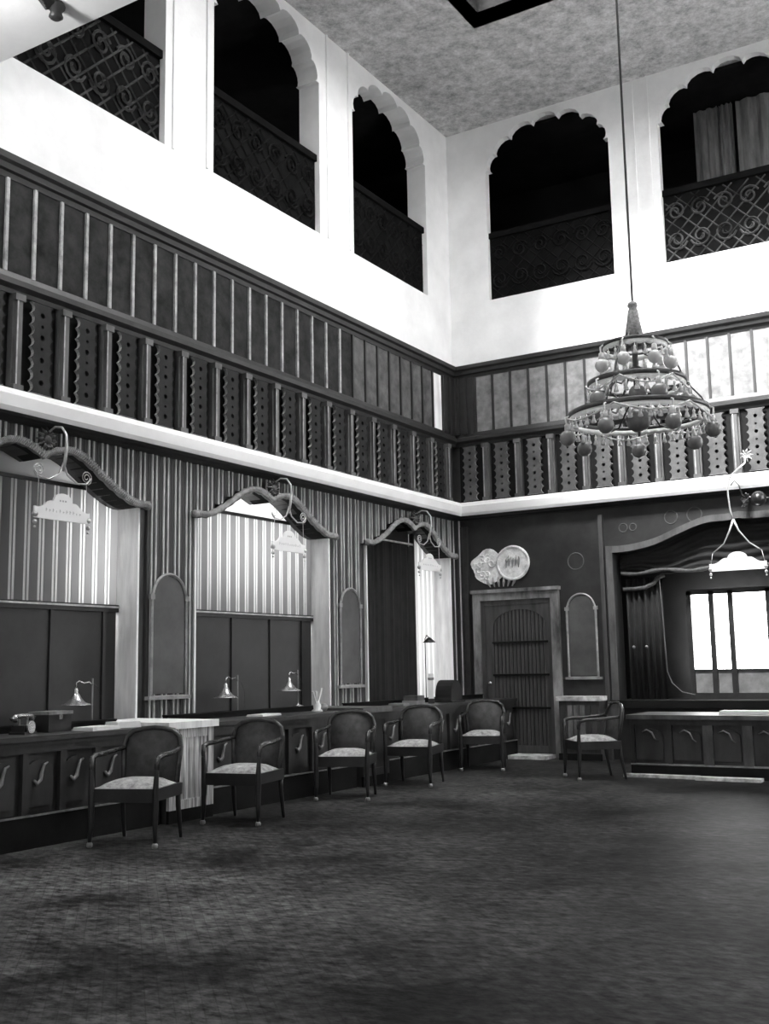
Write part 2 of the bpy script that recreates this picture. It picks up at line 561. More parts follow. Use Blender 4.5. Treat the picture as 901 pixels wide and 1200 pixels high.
# right wall (out of frame) with an added high fill window, near wall, near gallery over the camera
WY0, WY1, WZ0, WZ1 = -2.1, -0.5, 3.3, 5.6
b = MB()
b.box(W, W + 0.3, NEAR, WY0, 0, Z_CEIL + 0.1, 0)
b.box(W, W + 0.3, WY1, 0.3, 0, Z_CEIL + 0.1, 0)
b.box(W, W + 0.3, WY0, WY1, 0, WZ0, 1)
b.box(W, W + 0.3, WY0, WY1, WZ1, Z_CEIL + 0.1, 0)
wall_right = struct(b.build('wall_right', ['plaster', 'wood']), 'right wall')
b = MB().box(W + 0.02, W + 0.1, WY0, WY1, WZ0, WZ0 + 0.06).box(W + 0.02, W + 0.1, WY0, WY1, WZ1 - 0.06, WZ1)
for i in range(5):
    y = WY0 + (WY1 - WY0 - 0.05) * i / 4
    b.box(W + 0.02, W + 0.1, y, y + 0.05, WZ0, WZ1)
added_win2 = struct(b.build('window_2', 'wood'), 'added high window in the right wall, unseen fill light')
for i in range(4):
    y = WY0 + 0.05 + (WY1 - WY0 - 0.05) * i / 4
    MB().box(W + 0.05, W + 0.07, y, y + (WY1 - WY0 - 0.05) / 4 - 0.05, WZ0 + 0.06, WZ1 - 0.06).build('pane', 'added_sideglass', added_win2)
b = MB().box(-0.3, W + 0.3, NEAR - 0.3, NEAR, 0, 0.9).box(-0.3, W + 0.3, NEAR - 0.3, NEAR, 4.3, 6.6).box(-0.3, 1.6, NEAR - 0.3, NEAR, 0.9, 4.3).box(7.4, W + 0.3, NEAR - 0.3, NEAR, 0.9, 4.3)
struct(b.build('wall_near', 'backroom'), 'wall behind the viewer')
b = MB().box(1.6, 7.4, NEAR - 0.1, NEAR - 0.02, 0.9, 1.0).box(1.6, 7.4, NEAR - 0.1, NEAR - 0.02, 4.2, 4.3)
for i in range(6):
    b.box(1.6 + i * 1.144, 1.68 + i * 1.144, NEAR - 0.1, NEAR - 0.02, 0.9, 4.3)
added_win3 = struct(b.build('window_3', 'wood'), 'added wide window behind the viewer, unseen fill light')  # window added out of view as fill light from behind
for i in range(5):
    MB().box(1.68 + i * 1.144, 1.6 + (i + 1) * 1.144, NEAR - 0.07, NEAR - 0.05, 1.0, 4.2).build('pane', 'added_nearglass', added_win3)
struct(MB().box(-0.3, W + 0.3, -9.35, -9.05, 6.30, Z_CEIL + 0.1).box(-0.3, W + 0.3, NEAR - 0.3, -9.35, 6.30, 6.5).build('ceiling_near', 'soffit'), 'pale soffit of the near gallery')

# dark galleries behind the arches
b = MB()
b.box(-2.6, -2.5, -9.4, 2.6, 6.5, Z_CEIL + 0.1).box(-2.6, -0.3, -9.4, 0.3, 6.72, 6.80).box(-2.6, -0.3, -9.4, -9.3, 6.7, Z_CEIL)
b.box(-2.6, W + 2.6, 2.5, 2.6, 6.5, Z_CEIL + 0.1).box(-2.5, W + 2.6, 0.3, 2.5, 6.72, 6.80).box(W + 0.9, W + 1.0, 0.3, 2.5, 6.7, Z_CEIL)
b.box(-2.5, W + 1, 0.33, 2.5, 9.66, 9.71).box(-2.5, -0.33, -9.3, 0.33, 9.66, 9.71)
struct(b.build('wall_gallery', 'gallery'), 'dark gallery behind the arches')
# pale wall panels in the gallery behind the right-hand arch
for i, (x0, x1) in enumerate(((3.62, 3.98), (4.00, 4.19), (4.25, 4.85))):
    b = MB()
    nf = 10
    top = [(x0 + (x1 - x0) * k / nf, 1.25 + 0.03 * math.sin(k * 1.7)) for k in range(nf + 1)]
    b.prism(top + [(x1, 1.32), (x0, 1.32)], 6.85, 9.62)
    tag(b.build('gallery_curtain', 'gallery_pale'), ['narrow pale curtain at the left inside the right-hand back arch', 'middle pale curtain inside the right-hand back arch', 'rightmost pale curtain inside the right-hand back arch'][i], 'curtain', 'pale curtains in the gallery')


# ------------------------------------------------------------------ carved parapets in the arches
def parapet(T, s0, s1, label, rm='parapet_relief', d=-0.06):
    root = thing('carved_parapet', label, 'parapet', group='carved parapets in the arches')
    MB(T).box(s0, s1, Z_SILL, 7.86, d - 0.06, d - 0.02).build('panel', 'parapet', root)
    MB(T).box(s0, s1, 7.86, 7.95, d - 0.09, d + 0.02).build('rail', 'parapet', root)
    b = MB(T)
    w_, z0, z1 = s1 - s0, Z_SILL + 0.02, 7.84
    n = 9
    for k in range(-4, n):
        for sg in (1, -1):
            a = s0 + w_ * k / n
            pts = []
            for (s, z) in ((a, z0), (a + (z1 - z0), z1)):
                if sg < 0:
                    s = s0 + s1 - s
                pts.append((s, z))
            (sa, za), (sb, zb) = pts
            ta, tb = 0, 1
            # clip to the panel
            for lim in (s0 + 0.02, s1 - 0.02):
                if (sa - lim) * (sb - lim) < 0:
                    t = (lim - sa) / (sb - sa)
                    inside_a = (s0 < sa < s1)
                    if inside_a:
                        tb = min(tb, t)
                    else:
                        ta = max(ta, t)
            if not (s0 <= sa + (sb - sa) * (ta + tb) / 2 <= s1) or tb - ta < 0.05:
                continue
            pa = (sa + (sb - sa) * ta, za + (zb - za) * ta, d - 0.015)
            pb = (sa + (sb - sa) * tb, za + (zb - za) * tb, d - 0.015)
            b.tube([pa, pb], 0.012, 4)
    b.build('lattice', rm, root)['kind'] = 'stuff'
    for k in range(6):
        cx = s0 + w_ * (k + 0.5) / 6
        for cz, r, a0 in ((7.60, 0.14, 0.4), (7.18, 0.15, 3.4)):
            sg = 1 if k % 2 else -1
            MB(T).tube([(x, z, d - 0.005) for x, z in spiral(cx, cz, r, 1.6, a0 if sg > 0 else PI - a0, sg, 20)], 0.016, 4).build('scroll', rm, root)


for o, t in zip(L_OPS, ('carved dark parapet in the left-wall arch cut by the pale soffit', 'carved dark parapet in the middle arch of the left wall', 'carved dark parapet in the left-wall arch nearest the corner')):
    parapet(TL, o[0], o[1], t, 'parapet_relief_lit' if o is L_OPS[0] else 'parapet_relief')
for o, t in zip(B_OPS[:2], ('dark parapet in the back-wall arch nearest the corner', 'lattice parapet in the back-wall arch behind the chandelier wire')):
    parapet(TB, o[0], o[1], t, 'parapet_relief_lit' if o is B_OPS[1] else 'parapet_relief')

# narrow pilaster strips beside the arches (raised plaster fillets)
b = MB(TL)
for s in (-6.34, -5.79, -3.40, -2.88):
    b.box(s, s + 0.03, Z_SILL, Z_CEIL, -0.01, 0.02)
b.build('fillet', 'plaster', wall_left)
b = MB(TB)
for s in (3.06, 3.28):
    b.box(s, s + 0.025, Z_SILL, Z_CEIL, -0.01, 0.015)
b.build('fillet', 'plaster', wall_back)


# ------------------------------------------------------------------ cornice, mid rail, ledge
def run(name, T, lo, hi, prof, mats, parent, label=None, ks=None):
    """moulding: profile (d, z) polygon swept along s"""
    b = MB(lambda a, c, s: T(s, c, a))
    b.prism(prof, lo, hi)
    o = b.build(name, mats, parent)
    if parent is None:
        struct(o, label)
    return o


CORN = [(-0.02, 5.68), (0.03, 5.68), (0.04, 5.73), (0.075, 5.74), (0.085, 5.79), (0.12, 5.81), (0.13, 5.865), (-0.02, 5.87)]
MIDR = [(-0.02, 4.62), (0.05, 4.62), (0.06, 4.66), (0.11, 4.69), (0.11, 4.74), (0.06, 4.76), (0.04, 4.82), (-0.02, 4.82)]
LEDG = [(-0.02, 3.53), (0.18, 3.53), (0.20, 3.57), (0.21, 3.67), (0.17, 3.70), (0.16, 3.735), (0.03, 3.745), (-0.02, 3.745)]
LEDU = [(-0.02, 3.475), (0.04, 3.475), (0.08, 3.50), (0.15, 3.51), (0.17, 3.53), (-0.02, 3.53)]
k_ = 2
for nm, prof, m_, lab in (('cornice', CORN, 'moulding', 'dark cornice moulding'), ('mid', MIDR, 'moulding', 'dark middle rail'), ('ledge', LEDG, 'ledge', 'white ledge moulding'), ('under', LEDU, 'moulding', 'dark moulding under the white ledge')):
    run('trim_%d' % k_, TL, NEAR, 0.0, prof, m_, None, lab + ' of the left wall')
    run('trim_%d' % (k_ + 1), TB, 0.0, W, prof, m_, None, lab + ' of the back wall')
    k_ += 2


# ------------------------------------------------------------------ upper panels and battens
def panels(T, wall, lo, hi, pitch, pale_from, first_pale=False):
    n = int(round((hi - lo) / pitch))
    pitch = (hi - lo) / n
    pm = {k: MB(T).box(0, pitch - 0.03, 4.82, 5.68, 0, 0.02).mesh('panel', k) for k in ('panel', 'panel_mid', 'panel_pale', 'jamb')}
    bm_ = {k: MB(T).box(-0.016, 0.016, 4.82, 5.68, 0, 0.045).mesh('batten', k) for k in ('batten_pale', 'batten_dark')}
    for i in range(n):
        s = lo + i * pitch
        pale = s >= pale_from
        loc = T(s + 0.015, 0, 0)
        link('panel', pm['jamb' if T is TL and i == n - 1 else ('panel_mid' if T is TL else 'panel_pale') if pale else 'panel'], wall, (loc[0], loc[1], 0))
        loc = T(s, 0, 0)
        link('batten', bm_['batten_dark' if pale else 'batten_pale'], wall, (loc[0], loc[1], 0))


panels(TL, wall_left, -10.0 - 0.02, -0.40, 0.312, -2.95)
panels(TB, wall_back, 0.40, W - 0.1, 0.29, 0.0)
# corner posts of the panelled storey
for a, wn in ((TL, wall_left), (TB, wall_back)):
    b = MB(a)
    sg = -1 if a is TL else 1
    for q, (u0, u1, dd) in enumerate(((0.0, 0.40, 0.05), (0.08, 0.14, 0.10), (0.22, 0.27, 0.085), (0.34, 0.38, 0.075))):
        s0, s1 = sorted((sg * u0, sg * u1))
        b.box(s0, s1, 4.80, 5.68, 0, dd)
    b.build('corner_post', 'moulding', wn)


# ------------------------------------------------------------------ fretwork band
def fret_mesh(T, fm='fret', wd=0.25, z0=3.77, z1=4.60):
    b = MB(T)
    n = 8
    hz = (z1 - z0) / n
    for sg in (1, -1):
        pts = []
        # centre edge from bottom to top with half-round notches (the holes)
        pts.append((0, z0))
        for k in range(n - 1):
            zc = z0 + hz * (k + 1)
            r = 0.026 if k % 2 == 0 else 0.016
            for q in range(5):
                a = -PI / 2 + PI * q / 4
                pts.append((sg * r * math.cos(a), zc + r * math.sin(a)))
        pts.append((0, z1))
        # outer scalloped edge from top to bottom
        for k in range(n - 1, -1, -1):
            for q in range(4):
                t = q / 4
                zc = z0 + hz * (k + 1 - t)
                pts.append((sg * (wd / 2 - 0.035 * (math.sin(PI * t) ** 0.7)), zc))
        pts.append((sg * wd / 2, z0))
        b.prism(pts, 0.05, 0.085, 0, 1, 37)
    return b.mesh('fret_board', [fm, 'fret_edge_lit'])


def frets(T, wall, s_first, pitch, n):
    fm = fret_mesh(T, 'fret' if T is TL else 'fret_glare')
    bk = MB(T).box(-pitch / 2 + 0.06, pitch / 2 - 0.06, 3.75, 4.62, 0, 0.012).mesh('recess_panel', 'black')
    pl = MB(T)
    pl.box(-0.055, 0.055, 3.745, 4.62, 0, 0.07).box(-0.03, 0.03, 3.745, 4.62, 0.07, 0.10).box(-0.055, 0.055, 3.745, 3.80, 0.07, 0.11).box(-0.055, 0.055, 4.56, 4.62, 0.07, 0.11)
    pl.box(-0.03, -0.016, 3.80, 4.56, 0.10, 0.104, 1)
    pm = pl.mesh('pilaster', ['pilaster', 'batten_pale'])
    for i in range(n):
        p = T(s_first + i * pitch, 0, 0)
        q = T(s_first + (i + 0.5) * pitch, 0, 0)
        link('fret_board', fm, wall, (p[0], p[1], 0))
        link('recess_panel', bk, wall, (p[0], p[1], 0))
        link('pilaster', pm, wall, (q[0], q[1], 0))


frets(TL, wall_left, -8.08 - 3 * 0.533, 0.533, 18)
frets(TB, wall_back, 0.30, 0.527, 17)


# ------------------------------------------------------------------ striped planks of the left wall
PZ0, PZ1 = 0.80, 3.475


def plank(s, z0, z1, parent, wd=0.17):
    b = MB(TL)
    b.box(s + 0.003, s + wd - 0.003, z0, z1, -0.03, 0.0, 0)
    b.box(s + 0.045, s + 0.062, z0, z1, 0.0, 0.016, 1)
    b.box(s + 0.105, s + 0.122, z0, z1, 0.0, 0.016, 1)
    return b.build('plank', ['plank', 'bead'], parent)


s = -10.2
while s < -0.1:
    e = s + 0.17
    hit = None
    for s0, s1, c, h in openings:
        if e > s0 + 0.02 and s < s1 - 0.02:
            hit = (max(can_z(s, c, h), can_z(e, c, h)) + 0.0, s0, s1)
    if hit is None:
        plank(s, PZ0, PZ1, wall_left)
    else:
        plank(s, hit[0], PZ1, wall_left)
    s = e
MB(TL).box(-0.12, 0.0, 0.8, PZ1, 0.0, 0.07).box(-0.075, -0.055, 0.8, PZ1, 0.07, 0.085, 1).build('corner_post', ['moulding', 'bead'], wall_left)


# ------------------------------------------------------------------ glazed bays of the left wall
GX = -0.27
for bi, (s0, s1, c, h) in enumerate(openings):
    # room behind the glazing
    b = MB()
    b.box(-1.35, -1.3, s0 - 0.3, s1 + 0.2, 0, 3.6).box(-1.3, -0.31, s0 - 0.3, s0 - 0.25, 0, 3.6).box(-1.3, -0.31, s1 + 0.15, s1 + 0.2, 0, 3.6)
    b.box(-1.3, -0.31, s0 - 0.3, s1 + 0.2, 3.55, 3.6)
    struct(b.build('wall_back_room', 'backroom'), 'room behind the glazed counter bay')
    # pale reveals
    jm = MB(TL).box(s1 - 0.02, s1 + 0.005, 0.83, can_z(s1 - 0.02, c, h), GX, 0.012).box(s0 - 0.005, s0 + 0.02, 0.83, can_z(s0, c, h), GX, 0.012).build('jamb', 'jamb', wall_left)
    win = link('window_%d' % (bi + 4), None)
    struct(win, ['leftmost', 'middle', 'corner'][bi] + ' glazed bay over the left counter')
    if bi < 2:
        zr, zt = 1.92, 3.07
        # lunette above the transom
        n = 20
        top = [(s0 + 0.02 + (s1 - s0 - 0.04) * i / n, max(zt + 0.001, can_z(s0 + (s1 - s0) * i / n, c, h) + 0.03)) for i in range(n + 1)]
        MB(TL).prism([(s0 + 0.02, zt)] + top + [(s1 - 0.02, zt)], GX, GX + 0.012).build('lunette_pane', 'glass', win)
        MB(TL).box(s0 + 0.02, s1 - 0.02, zt - 0.02, zt + 0.015, GX - 0.02, GX + 0.03).build('transom', 'moulding', win)
        b = MB(TL).box(s0 + 0.02, s1 - 0.02, zr - 0.035, zr + 0.035, GX - 0.03, GX + 0.04, 0).box(s0 + 0.02, s1 - 0.02, zr + 0.005, zr + 0.022, GX + 0.04, GX + 0.05, 1)
        b.build('rail', ['moulding', 'bead'], win)
        # striped glass strips
        n = 15
        wd = (s1 - s0 - 0.04) / n
        me = MB(TL).box(0.062, wd - 0.004, zr + 0.035, zt - 0.02, GX, GX + 0.008).box(0.022, 0.036, zr + 0.035, zt - 0.02, GX, GX + 0.008).mesh('pane', 'glass_grey')
        st = MB(TL).box(-0.002, 0.020, zr + 0.035, zt - 0.02, GX, GX + 0.012).box(0.038, 0.060, zr + 0.035, zt - 0.02, GX, GX + 0.012).mesh('glazing_bar', 'glass')
        for i in range(n):
            link('pane', me, win, (0, s0 + 0.02 + i * wd + 0.003, 0))
            link('glazing_bar', st, win, (0, s0 + 0.02 + i * wd, 0))
        # dark lower panels
        cuts = [s0 + 0.02] + ([-5.01, -4.31, -3.68] if bi == 1 else [-8.6, -7.6, -6.95]) + [s1 - 0.02]
        for a, e in zip(cuts[:-1], cuts[1:]):
            MB(TL).box(a + 0.02, e - 0.02, 0.84, zr - 0.035, GX, GX + 0.015).build('lower_panel', 'lowpane', win)
            MB(TL).box(a - 0.02, a + 0.02, 0.84, zr - 0.035, GX - 0.02, GX + 0.035).build('stile', 'lowpane', win)
    else:
        ztop = 3.30
        MB(TL).box(-0.95, -0.90, 0.84, ztop, GX - 0.02, GX + 0.04).build('stile', 'moulding', win)
        n = 5
        wd = (s1 - 0.02 + 0.90) / n
        me = MB(TL).box(0.05, wd - 0.006, 0.84, ztop, GX, GX + 0.010).mesh('pane', 'glass_pale')
        st = MB(TL).box(-0.008, 0.046, 0.84, ztop, GX, GX + 0.014).mesh('glazing_bar', 'glass')
        for i in range(n):
            link('pane', me, win, (0, -0.90 + i * wd + 0.003, 0))
            link('glazing_bar', st, win, (0, -0.90 + i * wd, 0))
        MB(TL).box(s0 + 0.02, -0.95, 0.84, ztop, GX - 0.06, GX - 0.03).build('lower_panel', 'lowpane', win)
        MB(TL).box(s0 + 0.3, -0.95, 3.05, 3.075, GX + 0.02, GX + 0.05).build('transom', 'bead', win)
        # dark curtain in front of the left part
        n = 60
        pts = [(s0 + 0.03 + (1.66) * i / n, GX + 0.03 + 0.022 * math.sin(i * 0.9) + 0.01 * math.sin(i * 2.3)) for i in range(n + 1)]
        b = MB(lambda s_, d_, z_: (d_, s_, z_))
        b.prism(pts + [(p[0], p[1] - 0.012) for p in reversed(pts)], 0.86, 3.03)
        tag(b.build('dark_curtain', 'drape'), 'dark full-length curtain in the counter bay next to the corner', 'curtain')


# ------------------------------------------------------------------ ogee canopies
def canopy(c, h, label):
    root = thing('ogee_canopy', label, 'canopy', group='ogee canopies over the counter bays')
    n = 60
    S_ = [c - h + 2 * h * i / n for i in range(n + 1)]
    b = MB(TL)
    vs = [(s_, can_z(s_, c, h)) for s_ in S_]
    poly = vs + [(s_, z + 0.05) for s_, z in reversed(vs)]
    b.prism(poly, -0.19, 0.06)
    b.build('soffit_board', 'black', root)
    # carved rope along the front edge
    b = MB(TL)
    path = [(s_, can_z(s_, c, h) + 0.025, 0.07) for s_ in S_]
    rr = [0.036 + 0.006 * math.sin(i * 2.1) for i in range(n + 1)]
    b.tube(path, rr, 7)
    b.build('rope_edge', 'rope', root, True)
    b = MB(TL)
    for i in range(0, n * 2):
        s_ = c - h + 2 * h * (i + 0.5) / (n * 2)
        z = can_z(s_, c, h) + 0.025
        b.tube([(s_ - 0.02, z - 0.03, 0.10), (s_, z, 0.108), (s_ + 0.02, z + 0.032, 0.098)], 0.008, 4)
    b.build('rope_strand', 'rope', root)['kind'] = 'stuff'
    for sg in (-1, 1):
        b = MB(TL)
        b.ball((c + sg * h, 2.925, 0.075), 0.045)
        b.build('scroll_end', 'rope', root, True)
    return root


for (c, h), lab in zip(BAYS, ('dark ogee canopy with rope edge over the leftmost counter bay', 'dark ogee canopy with rope edge over the middle counter bay', 'dark ogee canopy with rope edge over the bay next to the corner')):
    canopy(c, h, lab)


# ------------------------------------------------------------------ iron brackets and hanging signs
def bracket(T, c, label, zoff=0.0, d=0.30):
    r = thing('iron_bracket', label, 'bracket', group='wrought-iron sign brackets')
    z = 3.37 + zoff
    # rosette on the wall
    b = MB(T)
    b.ball((c, z, 0.06), 0.055)
    for k in range(12):
        a = 2 * PI * k / 12
        b.tube([(c, z, 0.05), (c + 0.07 * math.cos(a), z + 0.07 * math.sin(a), 0.10), (c + 0.12 * math.cos(a), z + 0.12 * math.sin(a), 0.07)], [0.014, 0.016, 0.005], 5)
    b.build('rosette', 'iron', r)
    b = MB(T)
    hoop = [(c, z, 0.05), (c, z + 0.07, 0.10), (c, z + 0.105, 0.18), (c, z + 0.09, 0.27), (c, z + 0.02, 0.325), (c, z - 0.09, 0.335), (c, z - 0.2, 0.32), (c, z - 0.31, d)]
    b.tube(hoop, [0.008, 0.009, 0.010, 0.011, 0.012, 0.013, 0.016, 0.010], 6)
    b.build('arm', 'iron_hi', r, True)
    b = MB(T)
    for sg in (-1, 1):
        zc = z - 0.31
        b.tube([(c, zc + 0.08, d), (c + sg * 0.05, zc - 0.03, d), (c + sg * 0.16, zc - 0.09, d), (c + sg * 0.27, zc - 0.08, d), (c + sg * 0.325, zc - 0.02, d)], 0.008, 5)
    b.build('crossbar', 'iron_hi', r, True)
    for sg in (-1, 1):
        b = MB(T)
        b.tube([(x, y, d) for x, y in spiral(c + sg * 0.27, z - 0.33, 0.065, 2.2, -PI / 2 + 0.3, sg)], 0.005, 4)
        b.build('scroll', 'iron_hi', r, True)
    for sg in (-1, 1):
        b = MB(T)
        b.tube([(c + sg * 0.27, z - 0.385, d), (c + sg * 0.275, z - 0.67, d)], 0.0035, 4)
        b.build('hanger', 'iron_hi', r)
    return r


def sign(T, c, label, z0=2.62, d=0.30, wd=0.62):
    r = thing('hanging_sign', label, 'sign', group='white hanging signs')
    hw = wd / 2
    keys = [(0, 0.235), (0.22, 0.225), (0.34, 0.175), (0.36, 0.165), (0.5, 0.165), (0.72, 0.10), (0.9, 0.085), (1.0, 0.085)]
    n = 40
    topc = []
    for i in range(n + 1):
        t = -1 + 2 * i / n
        a = abs(t)
        if a < 0.34:
            zz = 0.165 + 0.075 * math.sqrt(max(0, 1 - (a / 0.34) ** 2))
        else:
            zz = crv([(0.34, 0.165), (0.5, 0.16), (0.72, 0.11), (0.9, 0.095), (1.0, 0.10)], a)
        topc.append((c + t * hw, z0 + zz))
    b = MB(T)
    b.prism([(c - hw, z0)] + topc + [(c + hw, z0)], d - 0.012, d + 0.008)
    b.build('plate', 'sign', r)
    # faded, unreadable lettering
    b = MB(T)
    rnd = random.Random(int(abs(c) * 100))
    for k in range(11):
        x = c - 0.19 + k * 0.038
        z = z0 + 0.065
        hh = rnd.choice((0.022, 0.03, 0.016))
        b.box(x, x + 0.005, z, z + hh, d + 0.008, d + 0.0095)
        if rnd.random() < 0.6:
            b.box(x, x + 0.016, z + hh * 0.5, z + hh * 0.5 + 0.004, d + 0.008, d + 0.0095)
    for k in range(3):
        b.box(c - 0.04 + k * 0.03, c - 0.025 + k * 0.03, z0 + 0.165, z0 + 0.18, d + 0.008, d + 0.0095)
    b.build('lettering', 'ink', r)['kind'] = 'stuff'
    for sg in (-1, 1):
        b = MB(T)
        b.ball((c + sg * (hw - 0.01), z0 + 0.03, d), 0.026).ball((c + sg * (hw - 0.01), z0 - 0.035, d), 0.020).ball((c + sg * (hw - 0.01), z0 - 0.08, d), 0.012)
        b.build('pendant_knob', 'iron_hi', r, True)
    return r


for (c, h), t in zip(BAYS, ('leftmost counter bay', 'middle counter bay', 'counter bay next to the corner')):
    bracket(TL, c + 0.03, 'scrolled iron sign bracket above the ' + t)
    sign(TL, c + 0.03, 'white crested sign hanging in front of the ' + t)

# the bracket of the draped bay on the back wall: taller, with a dark globe
CB = 4.22
r = thing('iron_bracket', 'tall curling iron bracket with dark globe above the draped bay', 'bracket', group='wrought-iron sign brackets')
b = MB(TB)
stem = [(CB + 0.18, 3.93, 0.26), (CB + 0.17, 3.84, 0.30), (CB + 0.10, 3.78, 0.33), (CB + 0.0, 3.70, 0.34), (CB - 0.05, 3.60, 0.34), (CB - 0.06, 3.45, 0.33), (CB - 0.05, 3.25, 0.31), (CB - 0.02, 3.08, 0.30)]
b.tube(stem, 0.011, 6)
b.build('stem', 'iron_hi', r, True)
b = MB(TB)
b.tube([(CB - 0.02, 3.56, 0.33), (CB + 0.03, 3.62, 0.33), (CB + 0.08, 3.56, 0.31), (CB + 0.10, 3.44, 0.25)], 0.010, 6)
b.build('loop', 'iron', r, True)
b = MB(TB)
for k in range(9):
    a = 2 * PI * k / 9
    b.tube([(CB + 0.19, 3.93, 0.25), (CB + 0.19 + 0.05 * math.cos(a), 3.95 + 0.05 * math.sin(a), 0.29), (CB + 0.19 + 0.085 * math.cos(a), 3.95 + 0.085 * math.sin(a), 0.26)], [0.012, 0.014, 0.004], 5)
b.build('rosette', 'iron_hi', r)
b = MB(TB)
for k in range(14):
    a = k * 2.4
    x, z = CB + 0.11 + 0.06 * math.cos(a) * (k % 4) / 3, 3.37 + 0.07 * math.sin(a) * (k % 4) / 3
    b.tube([(CB + 0.12, 3.37, 0.02), (x, z, 0.14), (x + 0.03 * math.cos(a), z + 0.03 * math.sin(a), 0.2)], [0.012, 0.02, 0.006], 5)
b.tube([(CB + 0.1, 3.33, 0.2), (CB + 0.2, 3.40, 0.26), (CB + 0.28, 3.37, 0.28)], 0.012, 5).tube([(CB + 0.35, 3.37, 0.28), (CB + 0.55, 3.36, 0.26), (CB + 0.7, 3.34, 0.2), (CB + 0.72, 3.3, 0.0)], 0.009, 5)
b.build('leaf_cluster', 'iron', r)
MB(TB).ball((CB + 0.31, 3.365, 0.28), 0.10).build('globe', 'dark', r, True)
b = MB(TB)
for sg in (-1, 1):
    b.tube([(CB - 0.02, 3.12, 0.30), (CB + sg * 0.06 - 0.02, 2.97, 0.30), (CB + sg * 0.16, 2.81, 0.30), (CB + sg * 0.31, 2.70, 0.30)], [0.018, 0.012, 0.009, 0.007], 5)
    b.tube([(CB + sg * 0.31, 2.70, 0.30), (CB + sg * 0.34, 2.55, 0.30)], 0.004, 4)
b.build('prong', 'iron_hi', r, True)
sign(TB, CB, 'white crested sign hanging in front of the draped bay', 2.46, 0.30, 0.72)


# ------------------------------------------------------------------ arched wall mirrors
def arched_mirror(T, c, wd, z0, z1, label, sh=True):
    r = thing('arched_mirror', label, 'mirror', group='arched wall mirrors')
    hw = wd / 2
    zs = z1 - hw * 0.92

    def outline(k):
        p = [(c - hw - k, z0 - k), (c - hw - k, zs)]
        for i in range(1, 14):
            a = PI - PI * i / 14
            p.append((c + (hw + k) * 0.94 * math.cos(a), zs + (z1 - zs + k) * math.sin(a)))
        p += [(c + hw + k, zs), (c + hw + k, z0 - k)]
        return p
    MB(T).prism(outline(-0.02), 0.012, 0.03).build('glass', 'mirror', r)
    b = MB(T)
    o = outline(0.0)
    b.tube([(s_, z, 0.035) for s_, z in o], 0.018, 5, True)
    b.build('frame', 'frame', r)
    MB(T).box(c - hw - 0.05, c + hw + 0.05, z0 - 0.035, z0 + 0.0, 0.0, 0.06).build('sill', 'frame', r)
    for sg in (-1, 1):
        MB(T).box(c + sg * hw - 0.03, c + sg * hw + 0.03, zs - 0.03, zs + 0.02, 0.02, 0.05).build('shoulder_block', 'frame', r)


arched_mirror(TL, -6.335, 0.50, 1.06, 2.27, 'arched mirror between the leftmost and middle counter bays')
arched_mirror(TL, -3.02, 0.46, 1.09, 2.30, 'arched mirror between the middle counter bay and the curtain')
arched_mirror(TB, 1.96, 0.43, 1.12, 2.28, 'arched mirror beside the door on the back wall')


# ------------------------------------------------------------------ left counter and piers
CX = 0.90


def counter(s0, s1, label, n, zt=0.83):
    r = thing('counter', label, 'counter', group='panelled counters along the left wall')
    MB().box(0.02, CX - 0.03, s0, s1, 0.0, zt - 0.04).build('body', 'counter', r)
    MB().box(0.02, CX + 0.05, s0, s1, zt - 0.04, zt).build('worktop', 'counter', r)
    b = MB().box(CX - 0.03, CX + 0.03, s0, s1, 0.0, 0.25, 0).box(CX + 0.03, CX + 0.036, s0, s1, 0.235, 0.25, 1)
    b.build('plinth', ['black', 'counter_hi'], r)
    MB().box(CX - 0.03, CX + 0.01, s0, s1, 0.70, zt - 0.04).box(CX + 0.01, CX + 0.025, s0, s1, 0.755, zt - 0.04).build('top_rail', 'counter', r)
    tag(MB().box(0.34, 0.40, s0, s1, zt, zt + 0.045).box(0.33, 0.41, s0, s1, zt + 0.045, zt + 0.06).build('desk_ledge', 'black'), 'black ledge board standing on the ' + label.split(' ', 1)[1], 'ledge', 'ledge boards on the counters')
    wd = (s1 - s0) / n
    st = MB().box(CX - 0.03, CX + 0.012, -0.03, 0.03, 0.25, 0.70).mesh('stile', 'counter')
    T = lambda a, z, d: (d, a, z)
    pp = [(-wd / 2 + 0.06, 0.30), (wd / 2 - 0.06, 0.30), (wd / 2 - 0.06, 0.58)] + [((wd / 2 - 0.06) * math.cos(PI * i / 8), 0.58 + 0.07 * math.sin(PI * i / 8)) for i in range(1, 8)] + [(-wd / 2 + 0.06, 0.58)]
    pm = MB(T).prism(pp, CX - 0.03, CX - 0.005).mesh('panel', 'counter')
    sc = MB(T).tube([(-0.07, 0.50, CX + 0.005), (-0.045, 0.47, CX + 0.012), (-0.015, 0.50, CX + 0.014), (0.0, 0.56, CX + 0.014), (0.02, 0.61, CX + 0.012), (0.06, 0.625, CX + 0.005)], [0.010, 0.018, 0.016, 0.012, 0.012, 0.007], 6).mesh('scroll_relief', 'counter_hi', True)
    for i in range(n):
        y = s0 + (i + 0.5) * wd
        p = link('panel', pm, r, (0, y, 0))
        link('scroll_relief', sc, p)
        link('stile', st, r, (0, s0 + i * wd + 0.03, 0))
    return r


counter(-11.4, -7.40, 'panelled dark counter under the leftmost glazed bay', 11)
counter(-6.74, -4.30, 'panelled dark counter between the pale pier and the second pier', 6)
counter(-3.68, -0.08, 'dark counter running from the second pier into the corner', 9)


